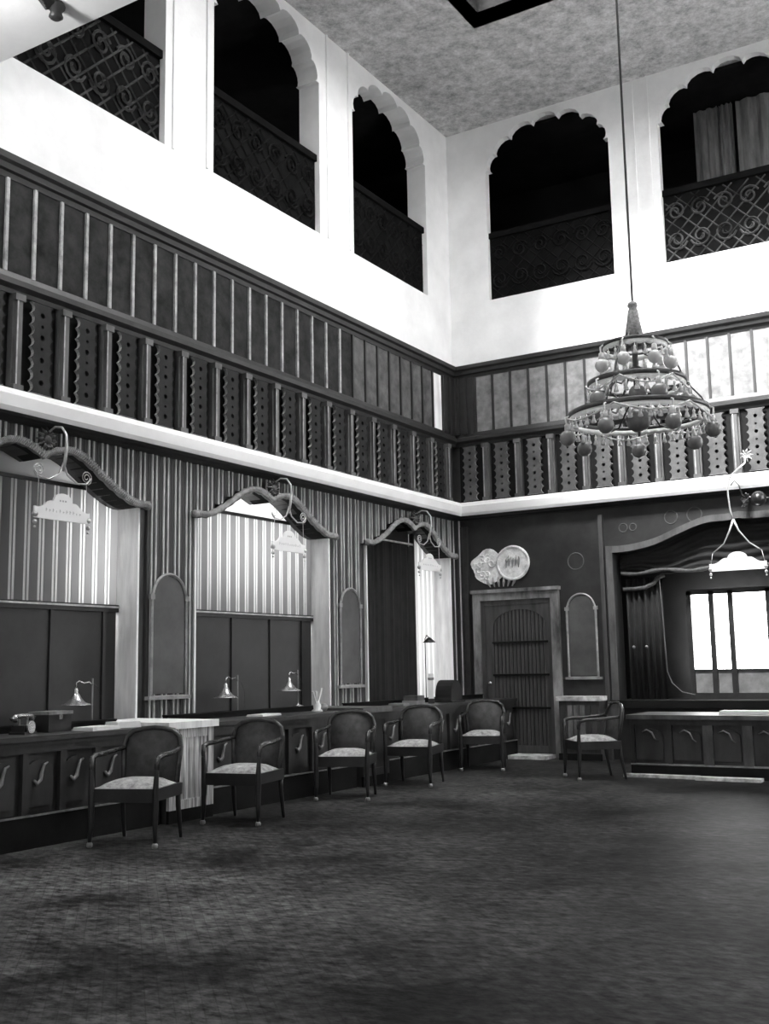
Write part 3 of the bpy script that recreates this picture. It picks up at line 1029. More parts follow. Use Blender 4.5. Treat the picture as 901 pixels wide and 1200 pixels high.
def pier(s0, s1, label, fm, tm):
    r = thing('counter_pier', label, 'pier', group='piers between the counters')
    MB().box(0.02, 0.97, s0 + 0.02, s1 - 0.02, 0.0, 0.80).build('body', 'counter', r)
    MB().box(0.02, 1.03, s0 - 0.02, s1 + 0.02, 0.80, 0.86).build('top', tm, r)
    MB().box(0.97, 1.0, s0 + 0.02, s1 - 0.02, 0.0, 0.11).build('plinth', 'black', r)
    b = MB()
    b.box(0.97, 0.99, s0 + 0.10, s1 - 0.10, 0.19, 0.72)
    b.build('panel', fm, r)
    for a, e, z0, z1 in ((s0 + 0.02, s0 + 0.10, 0.11, 0.80), (s1 - 0.10, s1 - 0.02, 0.11, 0.80), (s0 + 0.10, s1 - 0.10, 0.11, 0.19), (s0 + 0.10, s1 - 0.10, 0.72, 0.80)):
        MB().box(0.97, 1.0, a, e, z0, z1).build('frame_rail', fm, r)
    MB().box(0.30, 0.88, s0 + 0.008, s0 + 0.02, 0.2, 0.72).build('side_panel', 'counter', r)


pier(-7.38, -6.76, 'pale streaked pier at the end of the near counter', 'streak', 'jamb')
pier(-4.28, -3.70, 'dark panelled pier below the second arched mirror', 'counter', 'pilaster')


# ------------------------------------------------------------------ back wall: door, cartouche, cabinet
door = link('door_1', None)
struct(door, 'dark door with an arched slatted panel in the back wall')
b = MB(TB)
b.prism([(0.27, 0), (0.27, 2.36), (1.63, 2.36), (1.63, 0), (1.51, 0), (1.51, 2.25), (0.39, 2.25), (0.39, 0)], 0, 0.07)
b.prism([(0.25, 2.36), (0.25, 2.41), (1.65, 2.41), (1.65, 2.36)], 0, 0.11)
b.build('frame', 'doorframe', door)
MB(TB).prism([(0.39, 0), (0.39, 2.25), (1.51, 2.25), (1.51, 0), (1.45, 0), (1.45, 2.18), (0.45, 2.18), (0.45, 0)], 0.0, 0.045).build('inner_frame', 'door', door)
arch = [(0.58, 0.16), (0.58, 1.80)] + [(1.0 + 0.42 * math.cos(PI - PI * i / 16), 1.84 + 0.27 * math.sin(PI - PI * i / 16)) for i in range(17)] + [(1.42, 1.80), (1.42, 0.16)]
MB(TB).prism([(0.45, 0.06), (0.45, 2.18), (1.0, 2.18), (1.0, 2.11)] + [p for p in reversed(arch[:11]) if p[0] < 1.0] + [(1.0, 0.16), (1.0, 0.06)], 0.0, 0.03).build('leaf_frame', 'door', door)
MB(TB).prism([(1.45, 0.06), (1.45, 2.18), (1.0, 2.18), (1.0, 2.11)] + [p for p in arch[10:] if p[0] > 1.0] + [(1.0, 0.16), (1.0, 0.06)], 0.0, 0.03).build('leaf_frame', 'door', door)
for i in range(14):
    x = 0.585 + i * 0.06
    xc = x + 0.027
    zt = 1.84 + 0.27 * math.sqrt(max(0, 1 - ((xc - 1.0) / 0.43) ** 2))
    b = MB(TB).box(x, x + 0.048, 0.16, zt, 0.003, 0.016, 0).box(x + 0.019, x + 0.029, 0.16, zt, 0.016, 0.022, 1)
    b.build('slat', ['door', 'pilaster'], door)
for z in (0.69, 1.16, 1.63):
    MB(TB).box(0.56, 1.44, z - 0.014, z + 0.014, 0.025, 0.045).build('crossbar', 'black', door)
MB(TB).ball((0.52, 1.05, 0.06), 0.03).build('knob', 'brass', door, True)
struct(MB(TB).box(0.62, 1.50, 0, 0.05, 0.005, 0.42).build('trim_20', 'strip'), 'pale door step')

r = thing('wall_cartouche', 'pale relief cartouche with round medallion above the door', 'relief')
b = MB(TB)
pts = [(0.93 + 0.25 * math.cos(2 * PI * i / 28), 2.79 + 0.24 * math.sin(2 * PI * i / 28)) for i in range(28)]
b.prism(pts, 0.0, 0.03)
b.build('medallion', 'relief', r)
b = MB(TB)
b.tube([(x, z, 0.03) for x, z in pts], 0.022, 6, True)
b.build('ring', 'relief', r, True)
b = MB(TB)
for k in range(5):
    b.tube([(0.82 + 0.05 * k, 2.72 + 0.03 * (k % 2), 0.03), (0.84 + 0.05 * k, 2.83, 0.05), (0.87 + 0.04 * k, 2.90 - 0.02 * (k % 3), 0.03)], [0.008, 0.02, 0.006], 5)
b.build('figure', 'frame', r)
pts = [(0.53 + (0.28 + 0.03 * math.sin(5 * t)) * math.cos(t), 2.76 + (0.25 + 0.02 * math.cos(4 * t)) * math.sin(t)) for t in [2 * PI * i / 30 for i in range(30)]]
MB(TB).prism(pts, 0.0, 0.02).build('shell', 'relief', r)
b = MB(TB)
for k in range(7):
    a = 0.5 + k * 0.75
    b.tube([(x, z, 0.025) for x, z in spiral(0.48 + 0.12 * math.cos(a), 2.75 + 0.12 * math.sin(a), 0.075, 1.2, a, 1 if k % 2 else -1, 12)], 0.012, 4)
b.build('foliage', 'relief', r)
b = MB(TB)
for k in range(6):
    b.tube([(0.5 + k * 0.09, 2.60, 0.01), (0.52 + k * 0.085, 2.52, 0.03), (0.55 + k * 0.07, 2.45, 0.015)], [0.012, 0.022, 0.008], 5)
b.build('base_leaf', 'frame', r)

# faint stencilled rings above the draped bay and the mirror
b = MB(TB)
for cx, cz, rr in ((3.30, 3.26, 0.09), (3.62, 3.27, 0.10), (2.62, 3.17, 0.06), (2.76, 3.17, 0.05), (1.9, 2.75, 0.12)):
    b.tube([(cx + rr * math.cos(2 * PI * i / 20), cz + rr * math.sin(2 * PI * i / 20), 0.002) for i in range(20)], 0.008, 4, True)
b.build('stencil_ring', 'stencil', wall_back)
MB(TB).box(2.27, 2.33, 0.0, 3.38, 0, 0.05).build('pilaster', 'door', wall_back)
MB(TB).box(0.05, 0.20, 0.0, 3.38, 0, 0.06).box(0.11, 0.13, 0.0, 3.38, 0.06, 0.075).build('corner_post', 'moulding', wall_back)

r = thing('low_cabinet', 'small dark cabinet with pale top under the back-wall mirror', 'cabinet', (0, 0, 0))
MB(TB).box(1.68, 2.26, 0, 0.80, 0.0, 0.30).build('body', 'door', r)
MB(TB).box(1.65, 2.29, 0.80, 0.86, 0.0, 0.34).build('top', 'strip', r)
MB(TB).box(1.66, 2.28, 0.0, 0.09, 0.30, 0.325).build('plinth', 'black', r)
for i in range(6):
    MB(TB).box(1.72 + i * 0.088, 1.79 + i * 0.088, 0.14, 0.74, 0.30, 0.315).build('slat', 'doorframe' if i in (1, 2, 3) else 'door', r)


# ------------------------------------------------------------------ draped bay of the back wall
struct(MB().box(BAY4[0] - 0.3, BAY4[1] + 0.3, 0.95, 1.0, 0, 3.6).box(BAY4[0] - 0.3, BAY4[0] - 0.25, 0.3, 0.95, 0, 3.6).box(BAY4[1] + 0.25, BAY4[1] + 0.3, 0.3, 0.95, 0, 3.6).box(BAY4[0] - 0.3, BAY4[1] + 0.3, 0.3, 0.95, 3.5, 3.6).build('wall_bay', 'drape'), 'dark recess of the draped bay')
b = MB(TB)
path = [(s_, z - 0.02) for s_, z in curve4]
out_ = [(s_, z + 0.09) for s_, z in curve4]
b.prism([(BAY4[0] - 0.09, 0.72), (BAY4[0] - 0.09, 2.93)] + out_[1:-1] + [(BAY4[1] + 0.09, 2.93), (BAY4[1] + 0.09, 0.72), (BAY4[1], 0.72)] + list(reversed(curve4)) + [(BAY4[0], 0.72)], 0, 0.04)
b.build('bay_architrave', 'pilaster', wall_back)
MB(TB).box(BAY4[0] - 0.1, BAY4[1] + 0.1, 0.70, 0.80, -0.9, 0.12).build('bay_sill', 'black', wall_back)

wn = link('window_7', None)
struct(wn, 'bright window seen through the draped bay')
WB = -0.55     # depth of the window behind the wall face
for a, e in ((3.30, 3.36), (3.60, 3.67), (3.86, 3.93), (4.36, 4.46), (5.05, 5.12)):
    MB(TB).box(a, e, 0.80, 2.27, WB - 0.05, WB + 0.05).build('mullion', 'moulding', wn)
MB(TB).box(3.30, 5.12, 2.22, 2.29, WB - 0.05, WB + 0.05).build('head', 'moulding', wn)
MB(TB).box(3.30, 5.12, 0.80, 0.88, WB - 0.05, WB + 0.06).build('sill', 'moulding', wn)
for a, e in ((3.36, 3.60), (3.67, 3.86), (3.93, 4.36)):
    MB(TB).box(a, e, 1.20, 2.22, WB - 0.01, WB + 0.01).build('pane', 'bayglass', wn)
    MB(TB).box(a, e, 0.88, 1.18, WB - 0.01, WB + 0.01).build('lower_pane', 'mid', wn)
    MB(TB).box(a, e, 1.17, 1.20, WB - 0.03, WB + 0.03).build('glazing_bar', 'moulding', wn)
MB(TB).box(4.46, 5.05, 0.88, 2.22, WB - 0.01, WB + 0.01).build('lower_pane', 'mid', wn)


def drape(name, x0, x1, z0, z1, d, label, nfold, amp, mt='drape'):
    r = thing(name, label, 'curtain')
    n = nfold * 8
    b = MB(lambda x, dd, z: (x, -dd, z))
    pts = [(x0 + (x1 - x0) * i / n, d + amp * math.sin(2 * PI * i / 8) + amp * 0.4 * math.sin(i * 0.53)) for i in range(n + 1)]
    b.prism(pts + [(p[0], p[1] - 0.015) for p in reversed(pts)], z0, z1)
    b.build('cloth', mt, r, True)
    return r


cl = drape('tied_curtain', 2.50, 3.02, 0.80, 2.48, -0.34, 'dark tied curtain with pale fringe at the left of the draped bay', 6, 0.035)
b = MB(TB)
b.tube([(2.49, 2.33, -0.27), (2.65, 2.33, -0.27), (2.80, 2.34, -0.27), (2.93, 2.40, -0.27), (2.99, 2.47, -0.27), (3.08, 2.50, -0.27)], 0.03, 6)
b.build('fringe', 'fringe', cl, True)
b = MB(TB)
b.tube([(3.02, 2.45, -0.24), (3.035, 2.0, -0.24), (3.05, 1.5, -0.24), (3.06, 1.18, -0.24), (3.12, 1.02, -0.24), (3.25, 0.90, -0.24), (3.42, 0.86, -0.24)], 0.008, 5)
b.build('edge_cord', 'pilaster', cl, True)
for x in (2.62, 2.80):
    MB(TB).ball((x, 1.52, -0.20), 0.022).build('tassel_knob', 'mid', cl, True)
vr = thing('swag_valance', 'dark draped valance with pale fringe under the ogee arch', 'valance')
b = MB(TB)
n, mrow = 48, 22
vs, fs = [], []
for j in range(mrow + 1):
    for i in range(n + 1):
        x = 2.48 + 3.44 * i / n
        t = abs(x - 4.20) / 1.72
        top = crv(CAN4, t) + 0.05
        bot = 2.52 + 0.04 * math.sin(i * 0.5) + 0.05 * t
        q = j / mrow
        z = top + (bot - top) * q
        ph = q * 5.5 * 2 * PI + 2.2 * math.cos(PI * t * 1.1)
        vs.append((x, z, -0.20 + 0.028 * math.sin(ph) * (1 - 0.3 * t)))
for j in range(mrow):
    for i in range(n):
        a = j * (n + 1) + i
        fs.append((a, a + 1, a + n + 2, a + n + 1))
b.add(vs, fs)
vo = b.build('cloth', 'drape', vr, True)
md = vo.modifiers.new('thick', 'SOLIDIFY')
md.thickness = 0.015
b = MB(TB)
b.tube([(2.5 + 3.4 * i / 30, 2.55 - 0.02 * math.sin(i * 0.9), -0.17) for i in range(31)], [0.028 + 0.006 * math.sin(i * 2.0) for i in range(31)], 6)
b.build('fringe', 'fringe', vr, True)

# counter in front of the draped bay
BY = 2.0
r = thing('counter', 'long low panelled counter in front of the draped bay', 'counter')
MB(TB).box(3.27, 8.6, 0, 0.66, 1.25, BY - 0.03).build('body', 'counter', r)
MB(TB).box(3.24, 8.6, 0.65, 0.70, 1.2, BY + 0.05).build('worktop', 'pilaster', r)
MB(TB).box(3.27, 8.6, 0, 0.13, BY - 0.03, BY + 0.03, 0).box(3.27, 8.6, 0.13, 0.145, BY - 0.03, BY + 0.035, 1).build('plinth', ['black', 'counter_hi'], r)
MB(TB).box(3.27, 8.6, 0.585, 0.65, BY - 0.03, BY + 0.015).build('top_rail', 'counter', r)
pm = MB(TB).prism([(0.06, 0.19), (0.38, 0.19), (0.38, 0.46)] + [(0.22 + 0.16 * math.cos(PI * i / 8), 0.46 + 0.08 * math.sin(PI * i / 8)) for i in range(1, 8)] + [(0.06, 0.46)], BY - 0.03, BY - 0.005).mesh('panel', 'counter')
sm = MB(TB).box(0, 0.05, 0.145, 0.585, BY - 0.03, BY + 0.012).mesh('stile', 'counter')
sw = MB(TB).box(-0.03, 0.08, 0.145, 0.585, BY - 0.03, BY + 0.02).mesh('stile', 'pilaster')
sc = MB(TB).tube([(0.14, 0.50, BY), (0.20, 0.53, BY + 0.01), (0.26, 0.50, BY + 0.012), (0.29, 0.43, BY + 0.01), (0.33, 0.40, BY)], [0.006, 0.011, 0.012, 0.010, 0.005], 5).mesh('scroll_relief', 'counter_hi', True)
for i in range(12):
    p = link('panel', pm, r, (3.27 + i * 0.44, 0, 0))
    link('scroll_relief', sc, p)
    link('stile', sw if i in (2, 3, 6) else sm, r, (3.27 + i * 0.44, 0, 0))
for x0, x1, ro, lab in ((3.22, 4.08, 0.0, 'pale worn strip on the floor at the left foot of the back counter'), (4.07, 4.78, -0.02, 'paler narrow strip on the floor along the back counter, right of its pair')):
    nn = 8
    b2 = MB()
    poly = [(x0, -(BY + 0.06 - ro * 2))] + [(x0 + (x1 - x0) * i / nn, -(BY + 0.17 - ro * 4 + 0.012 * math.sin(i * 1.9))) for i in range(nn + 1)] + [(x1, -(BY + 0.06 - ro * 2))]
    b2.prism(poly, 0.0, 0.035)
    tag(b2.build('floor_strip', 'strip'), lab, 'strip', 'floor strips by the back counter')


# ------------------------------------------------------------------ armchairs
def make_chair():
    r = link('armchair', None)
    # seat
    n = 10
    vs, fs = [], []
    for j in range(n + 1):
        for i in range(n + 1):
            u, v = -1 + 2 * i / n, -1 + 2 * j / n
            wx = 0.255 - 0.02 * (v + 1) / 2
            vs.append((u * wx, v * 0.235, 0.425 + 0.065 * (1 - u ** 4) * (1 - v ** 4)))
    for j in range(n):
        for i in range(n):
            a = j * (n + 1) + i
            fs.append((a, a + 1, a + n + 2, a + n + 1))
    b = MB().add(vs, fs)
    b.box(-0.235, 0.235, -0.23, 0.23, 0.40, 0.426)
    b.build('seat_cushion', 'seat', r, True)
    b = MB()
    b.box(-0.27, 0.27, -0.26, -0.23, 0.33, 0.43).box(-0.26, 0.26, 0.225, 0.25, 0.34, 0.43)
    b.box(-0.27, -0.24, -0.24, 0.24, 0.34, 0.43).box(0.24, 0.27, -0.24, 0.24, 0.34, 0.43)
    b.build('seat_rail', 'chair', r)
    for sx in (-1, 1):
        b = MB()
        b.tube([(sx * 0.262, -0.245, 0.66), (sx * 0.265, -0.25, 0.55), (sx * 0.258, -0.25, 0.43), (sx * 0.258, -0.25, 0.33), (sx * 0.258, -0.255, 0.15), (sx * 0.262, -0.262, 0.035)], [0.017, 0.018, 0.024, 0.026, 0.021, 0.015], 8)
        lg = b.build('leg', 'chair', r, True)
        MB().lathe([(0.012, 0.0), (0.022, 0.006), (0.024, 0.025), (0.015, 0.04)], (sx * 0.262, -0.262, 0), 10).build('foot', 'mid', lg, True)
        b = MB()
        b.tube([(sx * 0.235, 0.235, 0.43), (sx * 0.235, 0.245, 0.25), (sx * 0.24, 0.29, 0.02), (sx * 0.24, 0.292, 0.0)], [0.022, 0.022, 0.016, 0.015], 8)
        b.build('leg', 'chair', r, True)
        b = MB()
        b.tube([(sx * 0.262, -0.245, 0.52), (sx * 0.266, -0.25, 0.60), (sx * 0.27, -0.235, 0.655), (sx * 0.275, -0.16, 0.672), (sx * 0.272, 0.0, 0.675), (sx * 0.255, 0.16, 0.69), (sx * 0.235, 0.262, 0.70)], [0.016, 0.020, 0.022, 0.022, 0.020, 0.018, 0.018], 8)
        b.build('arm', 'chair_hi', r, True)
    # back frame: posts that bend outwards and a rounded top rail
    b = MB()
    fr = [(-0.225, 0.235, 0.42), (-0.235, 0.25, 0.58), (-0.245, 0.265, 0.70), (-0.225, 0.285, 0.785), (-0.17, 0.295, 0.83), (-0.08, 0.31, 0.845), (0, 0.312, 0.85), (0.08, 0.31, 0.845), (0.17, 0.295, 0.83), (0.225, 0.285, 0.785), (0.245, 0.265, 0.70), (0.235, 0.25, 0.58), (0.225, 0.235, 0.42)]
    b.tube(fr, 0.021, 8)
    b.build('back_frame', 'chair_hi', r, True)
    b = MB()
    pts = [(x * 0.95, z - 0.008) for x, y, z in fr]
    T = lambda x, z, d: (x, 0.235 + (z - 0.42) * 0.18 + d, z)
    b = MB(T)
    b.prism([(p[0], p[1]) for p in pts], -0.012, 0.02)
    b.build('back_pad', 'backpad', r, True)
    return r


proto = make_chair()
CH = [((1.45, -8.20), 20, 'pale-seated armchair beside the streaked pier, nearest the viewer'),
      ((1.47, -6.92), 12, 'armchair just past the streaked pier, in front of the middle counter'),
      ((1.36, -5.14), 22, 'armchair standing at the dark pier with pale brocade seat'),
      ((1.36, -3.76), 12, 'armchair just beyond the dark pier along the counter'),
      ((1.30, -1.90), 20, 'darkest armchair, at the corner beside the door'),
      ((2.96, -2.42), -50, 'armchair on its own by the counter of the draped bay')]
for i, ((x, y), a, lab) in enumerate(CH):
    o = proto if i == 0 else copy_tree(proto)
    o.location = (x, y, 0)
    o.rotation_euler = (0, 0, math.radians(a))
    tag(o, lab, 'armchair', 'armchairs along the counters')


# ------------------------------------------------------------------ things on the counters
def desk_lamp(x, y, z, label, tilt=0.0, flip=1):
    r = thing('desk_lamp', label, 'lamp', (x, y, z), tilt, 'desk lamps on the counters')
    MB().lathe([(0.07, 0), (0.072, 0.012), (0.05, 0.025), (0.014, 0.035), (0.010, 0.05)], (0, 0, 0), 16).build('base', 'brass', r, True)
    MB().tube([(0, 0, 0.04), (0, 0, 0.42)], 0.007, 6).build('stem', 'mid', r)
    f_ = flip
    MB().tube([(0, 0, 0.36), (0, -0.04 * f_, 0.39), (0, -0.10 * f_, 0.38), (0, -0.16 * f_, 0.40), (0, -0.19 * f_, 0.385), (0, -0.195 * f_, 0.34)], 0.006, 6).build('arm', 'brass', r, True)
    sh = MB().lathe([(0.012, 0.34), (0.022, 0.325), (0.020, 0.30), (0.035, 0.275), (0.05, 0.25), (0.085, 0.215), (0.135, 0.195), (0.14, 0.190), (0.132, 0.190), (0.08, 0.208), (0.04, 0.245), (0.012, 0.29)], (0, -0.195 * f_, 0), 20).build('shade', 'brass', r, True)
    MB().ball((0, -0.195 * f_, 0.225), 0.022).build('bulb', 'opal', sh, True)
    MB().tube([(0, 0.0, 0.38), (0, 0.06 * f_, 0.34), (0, 0.11 * f_, 0.24), (0, 0.12 * f_, 0.0)], 0.003, 4).build('cord', 'dark', r)


desk_lamp(0.22, -7.52, 0.83, 'bell-shaded desk lamp on the near counter')
desk_lamp(0.25, -5.52, 0.83, 'bell-shaded desk lamp at the left on the middle counter')
desk_lamp(0.25, -4.45, 0.87, 'bell-shaded desk lamp at the right on the middle counter', 0.1)

# telephone
r = thing('telephone', 'old desk telephone with handset on the near counter', 'telephone', (0.62, -8.62, 0.83), 0.3)
MB().box(-0.07, 0.07, -0.085, 0.085, 0.0, 0.02).box(-0.055, 0.055, -0.07, 0.07, 0.02, 0.07).build('body', 'dark', r)
MB(lambda a, b_, c: (0.06 + c * 0.5, a, 0.055 + b_)).prism([(0.05 * math.cos(2 * PI * i / 16), 0.05 * math.sin(2 * PI * i / 16)) for i in range(16)], 0, 0.04).build('dial', 'brass', r)
for sg in (-1, 1):
    MB().tube([(0, sg * 0.05, 0.06), (0, sg * 0.06, 0.12)], 0.010, 6).build('cradle', 'mid', r)
MB().tube([(0, -0.13, 0.115), (0, -0.11, 0.14), (0, 0, 0.148), (0, 0.11, 0.14), (0, 0.13, 0.115)], [0.032, 0.020, 0.014, 0.020, 0.032], 8).build('handset', 'brass', r, True)
r = thing('cash_box', 'dark lidded box with pale top beside the telephone', 'box', (0.55, -8.28, 0.83), 0.1)
MB().box(-0.10, 0.10, -0.13, 0.13, 0.0, 0.14).build('body', 'dark', r)
b = MB().box(-0.11, 0.11, -0.14, 0.14, 0.14, 0.165)
b.build('lid', 'counter_hi', r)
MB().box(0.10, 0.108, -0.02, 0.02, 0.10, 0.15).build('clasp', 'brass', r)


def sheet(x, y, z, a, lx, ly, label, h=0.012, m_='paper'):
    r = thing('paper_stack', label, 'paper', (x, y, z), a, 'papers on the counters')
    for k in range(3):
        o = 0.004 * k
        MB().box(-lx / 2 + o, lx / 2 - o * 0.4, -ly / 2 + o, ly / 2 - o, h * k / 3, h * (k + 1) / 3 - 0.0006).build('sheet', m_, r)


sheet(0.76, -7.98, 0.83, 0.1, 0.22, 0.34, 'white paper stack on the near counter below the bell lamp', 0.03)
sheet(0.70, -7.62, 0.83, -0.2, 0.20, 0.24, 'small pile of papers at the end of the near counter', 0.05)
sheet(0.62, -5.55, 0.83, 0.1, 0.2, 0.36, 'flat papers on the middle counter under the left bell lamp', 0.02)
sheet(0.62, -2.85, 0.83, 0.2, 0.2, 0.24, 'flat papers on the corner counter before the curtain', 0.03, 'mid')
sheet(4.55, -1.75, 0.70, 0.05, 0.55, 0.28, 'white open ledger on the counter of the draped bay', 0.045)

r = thing('inkstand', 'pale inkstand with slanting pens at the right end of the middle counter', 'inkstand', (0.62, -4.60, 0.83), 0)
MB().lathe([(0.06, 0), (0.062, 0.015), (0.04, 0.03), (0.045, 0.07), (0.025, 0.10), (0.028, 0.115)], (0, 0, 0), 14).build('well', 'paper', r, True)
MB().ball((0.02, 0.10, 0.045), 0.045).build('bottle', 'mid', r, True)
for k, (a, l) in enumerate(((-0.5, 0.20), (0.35, 0.22), (-0.2, 0.18))):
    MB().tube([(0, 0, 0.05), (0.01, l * math.sin(a), 0.05 + l * math.cos(a))], [0.006, 0.014], 5).build('pen', 'paper', r)
r = thing('book_stack', 'two books lying on the corner counter before the curtain', 'book stack', (0.60, -2.45, 0.83), 0.15)
MB().box(-0.1, 0.1, -0.14, 0.14, 0, 0.05).build('book', 'mid', r)
MB().box(-0.09, 0.1, -0.12, 0.13, 0.05, 0.11).build('book', 'pilaster', r)

r = thing('pole_lamp', 'slim table lamp with small dark shade before the pale striped pane', 'lamp', (0.25, -1.50, 0.83), 0)
MB().lathe([(0.06, 0), (0.06, 0.015), (0.012, 0.03)], (0, 0, 0), 14).build('base', 'dark', r, True)
MB().tube([(0, 0, 0.02), (0, 0, 0.85), (0, 0.05, 0.90), (0, 0.12, 0.87)], 0.008, 6).build('stem', 'dark', r, True)
MB().lathe([(0.015, 0.87), (0.03, 0.86), (0.085, 0.81), (0.09, 0.80), (0.02, 0.845)], (0, 0.12, 0), 16).build('shade', 'dark', r, True)
r = thing('card_box', 'white upright card box on the corner counter', 'box', (0.62, -2.02, 0.83), 0.5)
MB().box(-0.04, 0.04, -0.09, 0.09, 0.0, 0.06).build('base', 'dark', r)
MB().box(-0.035, 0.035, -0.085, 0.085, 0.06, 0.30).build('card', 'sign', r)
MB().box(-0.04, 0.04, -0.09, 0.09, 0.30, 0.33).build('rim', 'mid', r)
MB().prism([(-0.035, -0.085), (0.035, -0.085), (0.03, 0.08), (-0.03, 0.08)], 0.33, 0.38).build('cap', 'paper', r)
r = thing('covered_machine', 'dark round-topped cover beside the white card box', 'machine', (0.64, -1.58, 0.83), 0)
b = MB(lambda a, z, d: (d, a, z))
b.prism([(-0.17, 0), (0.17, 0), (0.15, 0.06)] + [(0.15 * math.cos(PI * i / 10), 0.10 + 0.19 * math.sin(PI * i / 10)) for i in range(11)] + [(-0.15, 0.06)], -0.12, 0.12)
b.build('cover', 'drape', r)
MB().box(-0.15, 0.15, -0.19, 0.19, 0.0, 0.02).build('base', 'dark', r)

# carved pendant on the near soffit
r = thing('soffit_ornament', 'small dark carved pendant under the pale soffit at top left', 'ornament', (1.62, -9.35, 6.30))
MB().lathe([(0.03, -0.13), (0.055, -0.11), (0.04, -0.07), (0.07, -0.03), (0.06, 0.0)], (0, 0, 0), 10).build('boss', 'moulding', r, True)
b = MB()
for k in range(7):
    b.tube([(0, 0, -0.02), (0.02 * k - 0.04, -0.06 - 0.03 * k, -0.04), (0.02 * k - 0.06, -0.10 - 0.045 * k, -0.01)], [0.02, 0.03, 0.012], 6)
b.build('leaf', 'moulding', r)


# globe lamp added above the frame to brighten the near gallery soffit
r = thing('added_soffit_lamp', 'added unseen globe lamp brightening the near gallery soffit', 'lamp', (1.5, -10.5, 5.75))
MB().tube([(0, 0, 0.1), (0, 0, 0.54)], 0.012, 6).build('rod', 'dark', r)
MB().lathe([(0.09, 0.54), (0.10, 0.55)], (0, 0, 0), 16).build('rose', 'dark', r)
MB().ball((0, 0, 0), 0.14, 16).build('globe', 'added_lampglass', r, True)


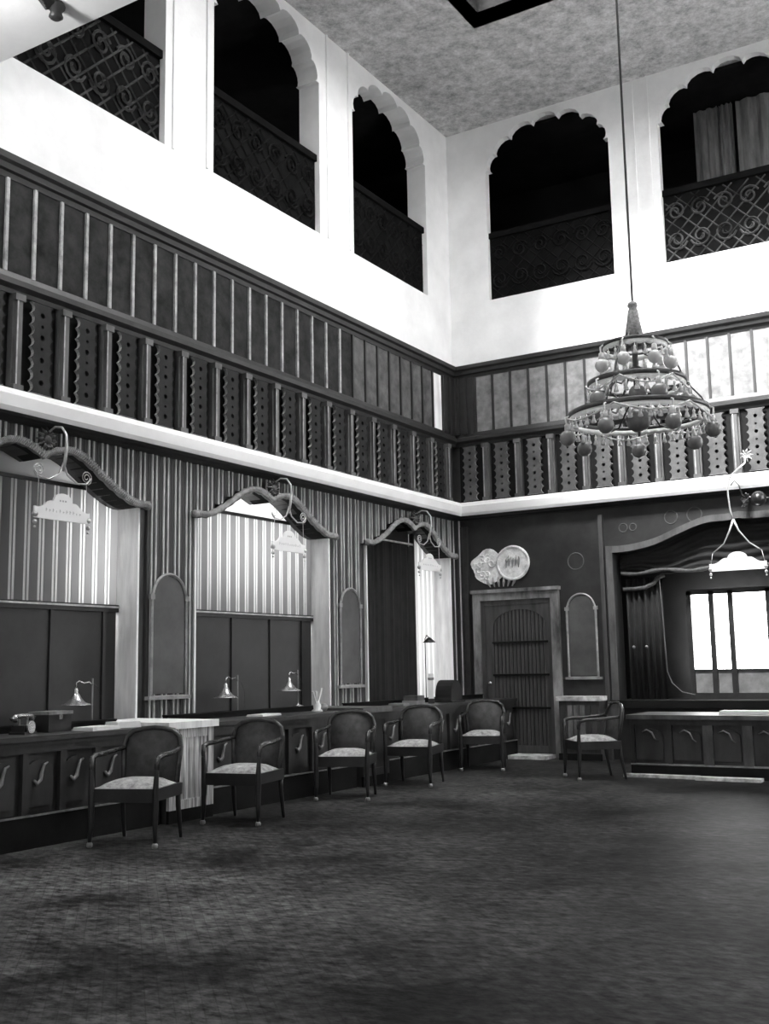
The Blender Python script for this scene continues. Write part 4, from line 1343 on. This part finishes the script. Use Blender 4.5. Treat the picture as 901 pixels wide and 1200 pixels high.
# ------------------------------------------------------------------ chandelier
CXC, CYC = 4.44, -4.72
ch = thing('chandelier', 'three-tiered ring chandelier with globes and glass pendants on a long wire', 'chandelier', (CXC, CYC, 0))
MB().tube([(0, 0, 4.68), (0, 0, Z_CEIL + 0.70)], 0.012, 6).build('wire', 'dark', ch)
MB().lathe([(0.02, 4.74), (0.045, 4.72), (0.05, 4.69), (0.035, 4.67), (0.05, 4.64), (0.06, 4.56), (0.085, 4.42), (0.07, 4.40), (0.02, 4.39)], (0, 0, 0), 14).build('tassel', 'tassel', ch, True)
MB().tube([(0, 0, 4.42), (0, 0, 3.68)], 0.03, 8).build('column', 'ring', ch)
for (R_, z, hb, npend, ng, gr, gz, a0) in ((0.30, 4.30, 0.03, 20, 7, 0.065, -0.20, 0.2), (0.45, 3.93, 0.045, 30, 5, 0.078, -0.20, 0.42), (0.645, 3.63, 0.045, 46, 7, 0.076, -0.22, 0.1)):
    t = link('tier', None, ch)
    b = MB()
    b.lathe([(R_, z - hb / 2), (R_ + 0.012, z - hb / 2), (R_ + 0.012, z + hb / 2), (R_, z + hb / 2), (R_, z - hb / 2)], (0, 0, 0), 48, cap=False)
    b.build('band', 'ring', t, True)
    # pale scalloped frill under the band
    b = MB()
    n = npend * 4
    vs, fs = [], []
    for k in range(n):
        a = 2 * PI * k / n
        dz = 0.035 + 0.018 * abs(math.sin(PI * k / 4))
        for rr, zz in ((R_ + 0.004, z - hb / 2 + 0.004), (R_ + 0.004, z - hb / 2 - dz), (R_ - 0.002, z - hb / 2 - dz), (R_ - 0.002, z - hb / 2 + 0.004)):
            vs.append((rr * math.cos(a), rr * math.sin(a), zz))
    for k in range(n):
        for q in range(4):
            fs.append((k * 4 + q, k * 4 + (q + 1) % 4, ((k + 1) % n) * 4 + (q + 1) % 4, ((k + 1) % n) * 4 + q))
    b.add(vs, fs)
    b.build('frill', 'sign', t, True)
    for k in range(6):
        a = 2 * PI * k / 6 + 0.3
        p = [(R_ * f_ * math.cos(a), R_ * f_ * math.sin(a), z + dz) for f_, dz in ((0.05, 0.16), (0.3, 0.10), (0.6, -0.05), (0.85, -0.05), (1.0, 0.0))]
        MB().tube(p, 0.009, 5).build('spoke', 'ring', t, True)
    pm = MB().lathe([(0.003, 0.0), (0.004, -0.05), (0.012, -0.055), (0.014, -0.07), (0.010, -0.08), (0.025, -0.125), (0.022, -0.132), (0.004, -0.135)], (0, 0, 0), 7).mesh('pendant', 'pendant', True)
    for k in range(npend):
        a = 2 * PI * k / npend
        link('pendant', pm, t, ((R_ + 0.002) * math.cos(a), (R_ + 0.002) * math.sin(a), z - hb / 2 - 0.015))
    for k in range(ng):
        a = 2 * PI * k / ng + a0
        x, y = (R_ + 0.03) * math.cos(a), (R_ + 0.03) * math.sin(a)
        g = link('globe_arm', MB().tube([(x * 0.93, y * 0.93, z), (x * 1.02, y * 1.02, z - 0.02), (x, y, z + gz + gr * 0.9)], 0.010, 5).lathe([(0.030, 0.0), (0.026, 0.06), (0.012, 0.07)], (x, y, z + gz + gr * 0.9), 10).mesh('globe_arm', 'pendant', True), t)
        MB().ball((x, y, z + gz), gr, 16).build('globe', 'opal' if z > 4.1 else 'globe_grey', g, True)
# scalloped garlands between the tiers and the large centre globe
b = MB()
for R_, z in ((0.45, 3.93), (0.645, 3.63)):
    for k in range(6):
        a0, a1 = 2 * PI * k / 6, 2 * PI * (k + 1) / 6
        b = MB()
        b.tube([((R_ + 0.03) * math.cos(a0 + (a1 - a0) * q / 8), (R_ + 0.03) * math.sin(a0 + (a1 - a0) * q / 8), z - 0.02 - 0.09 * abs(math.cos(PI * q / 8))) for q in range(9)], 0.009, 5)
        b.build('garland', 'pendant', ch, True)
b = MB()
for k in range(3):
    a = 2 * PI * k / 3 + 0.4
    b = MB()
    b.tube([(0.3 * math.cos(a), 0.3 * math.sin(a), 4.28), (0.40 * math.cos(a), 0.40 * math.sin(a), 4.06), (0.445 * math.cos(a), 0.445 * math.sin(a), 3.93), (0.59 * math.cos(a), 0.59 * math.sin(a), 3.76), (0.64 * math.cos(a), 0.64 * math.sin(a), 3.65)], 0.008, 5)
    b.build('hanger', 'ring', ch, True)
MB().ball((0, 0, 3.575), 0.12, 20).build('centre_globe', 'opal_dark', ch, True)
MB().ball((0.12, -0.36, 3.74), 0.08, 16).build('globe', 'opal_dark', ch, True)
MB().lathe([(0.002, 3.41), (0.012, 3.42), (0.016, 3.44), (0.01, 3.46)], (0, 0, 0), 8).build('finial', 'ring', ch, True)
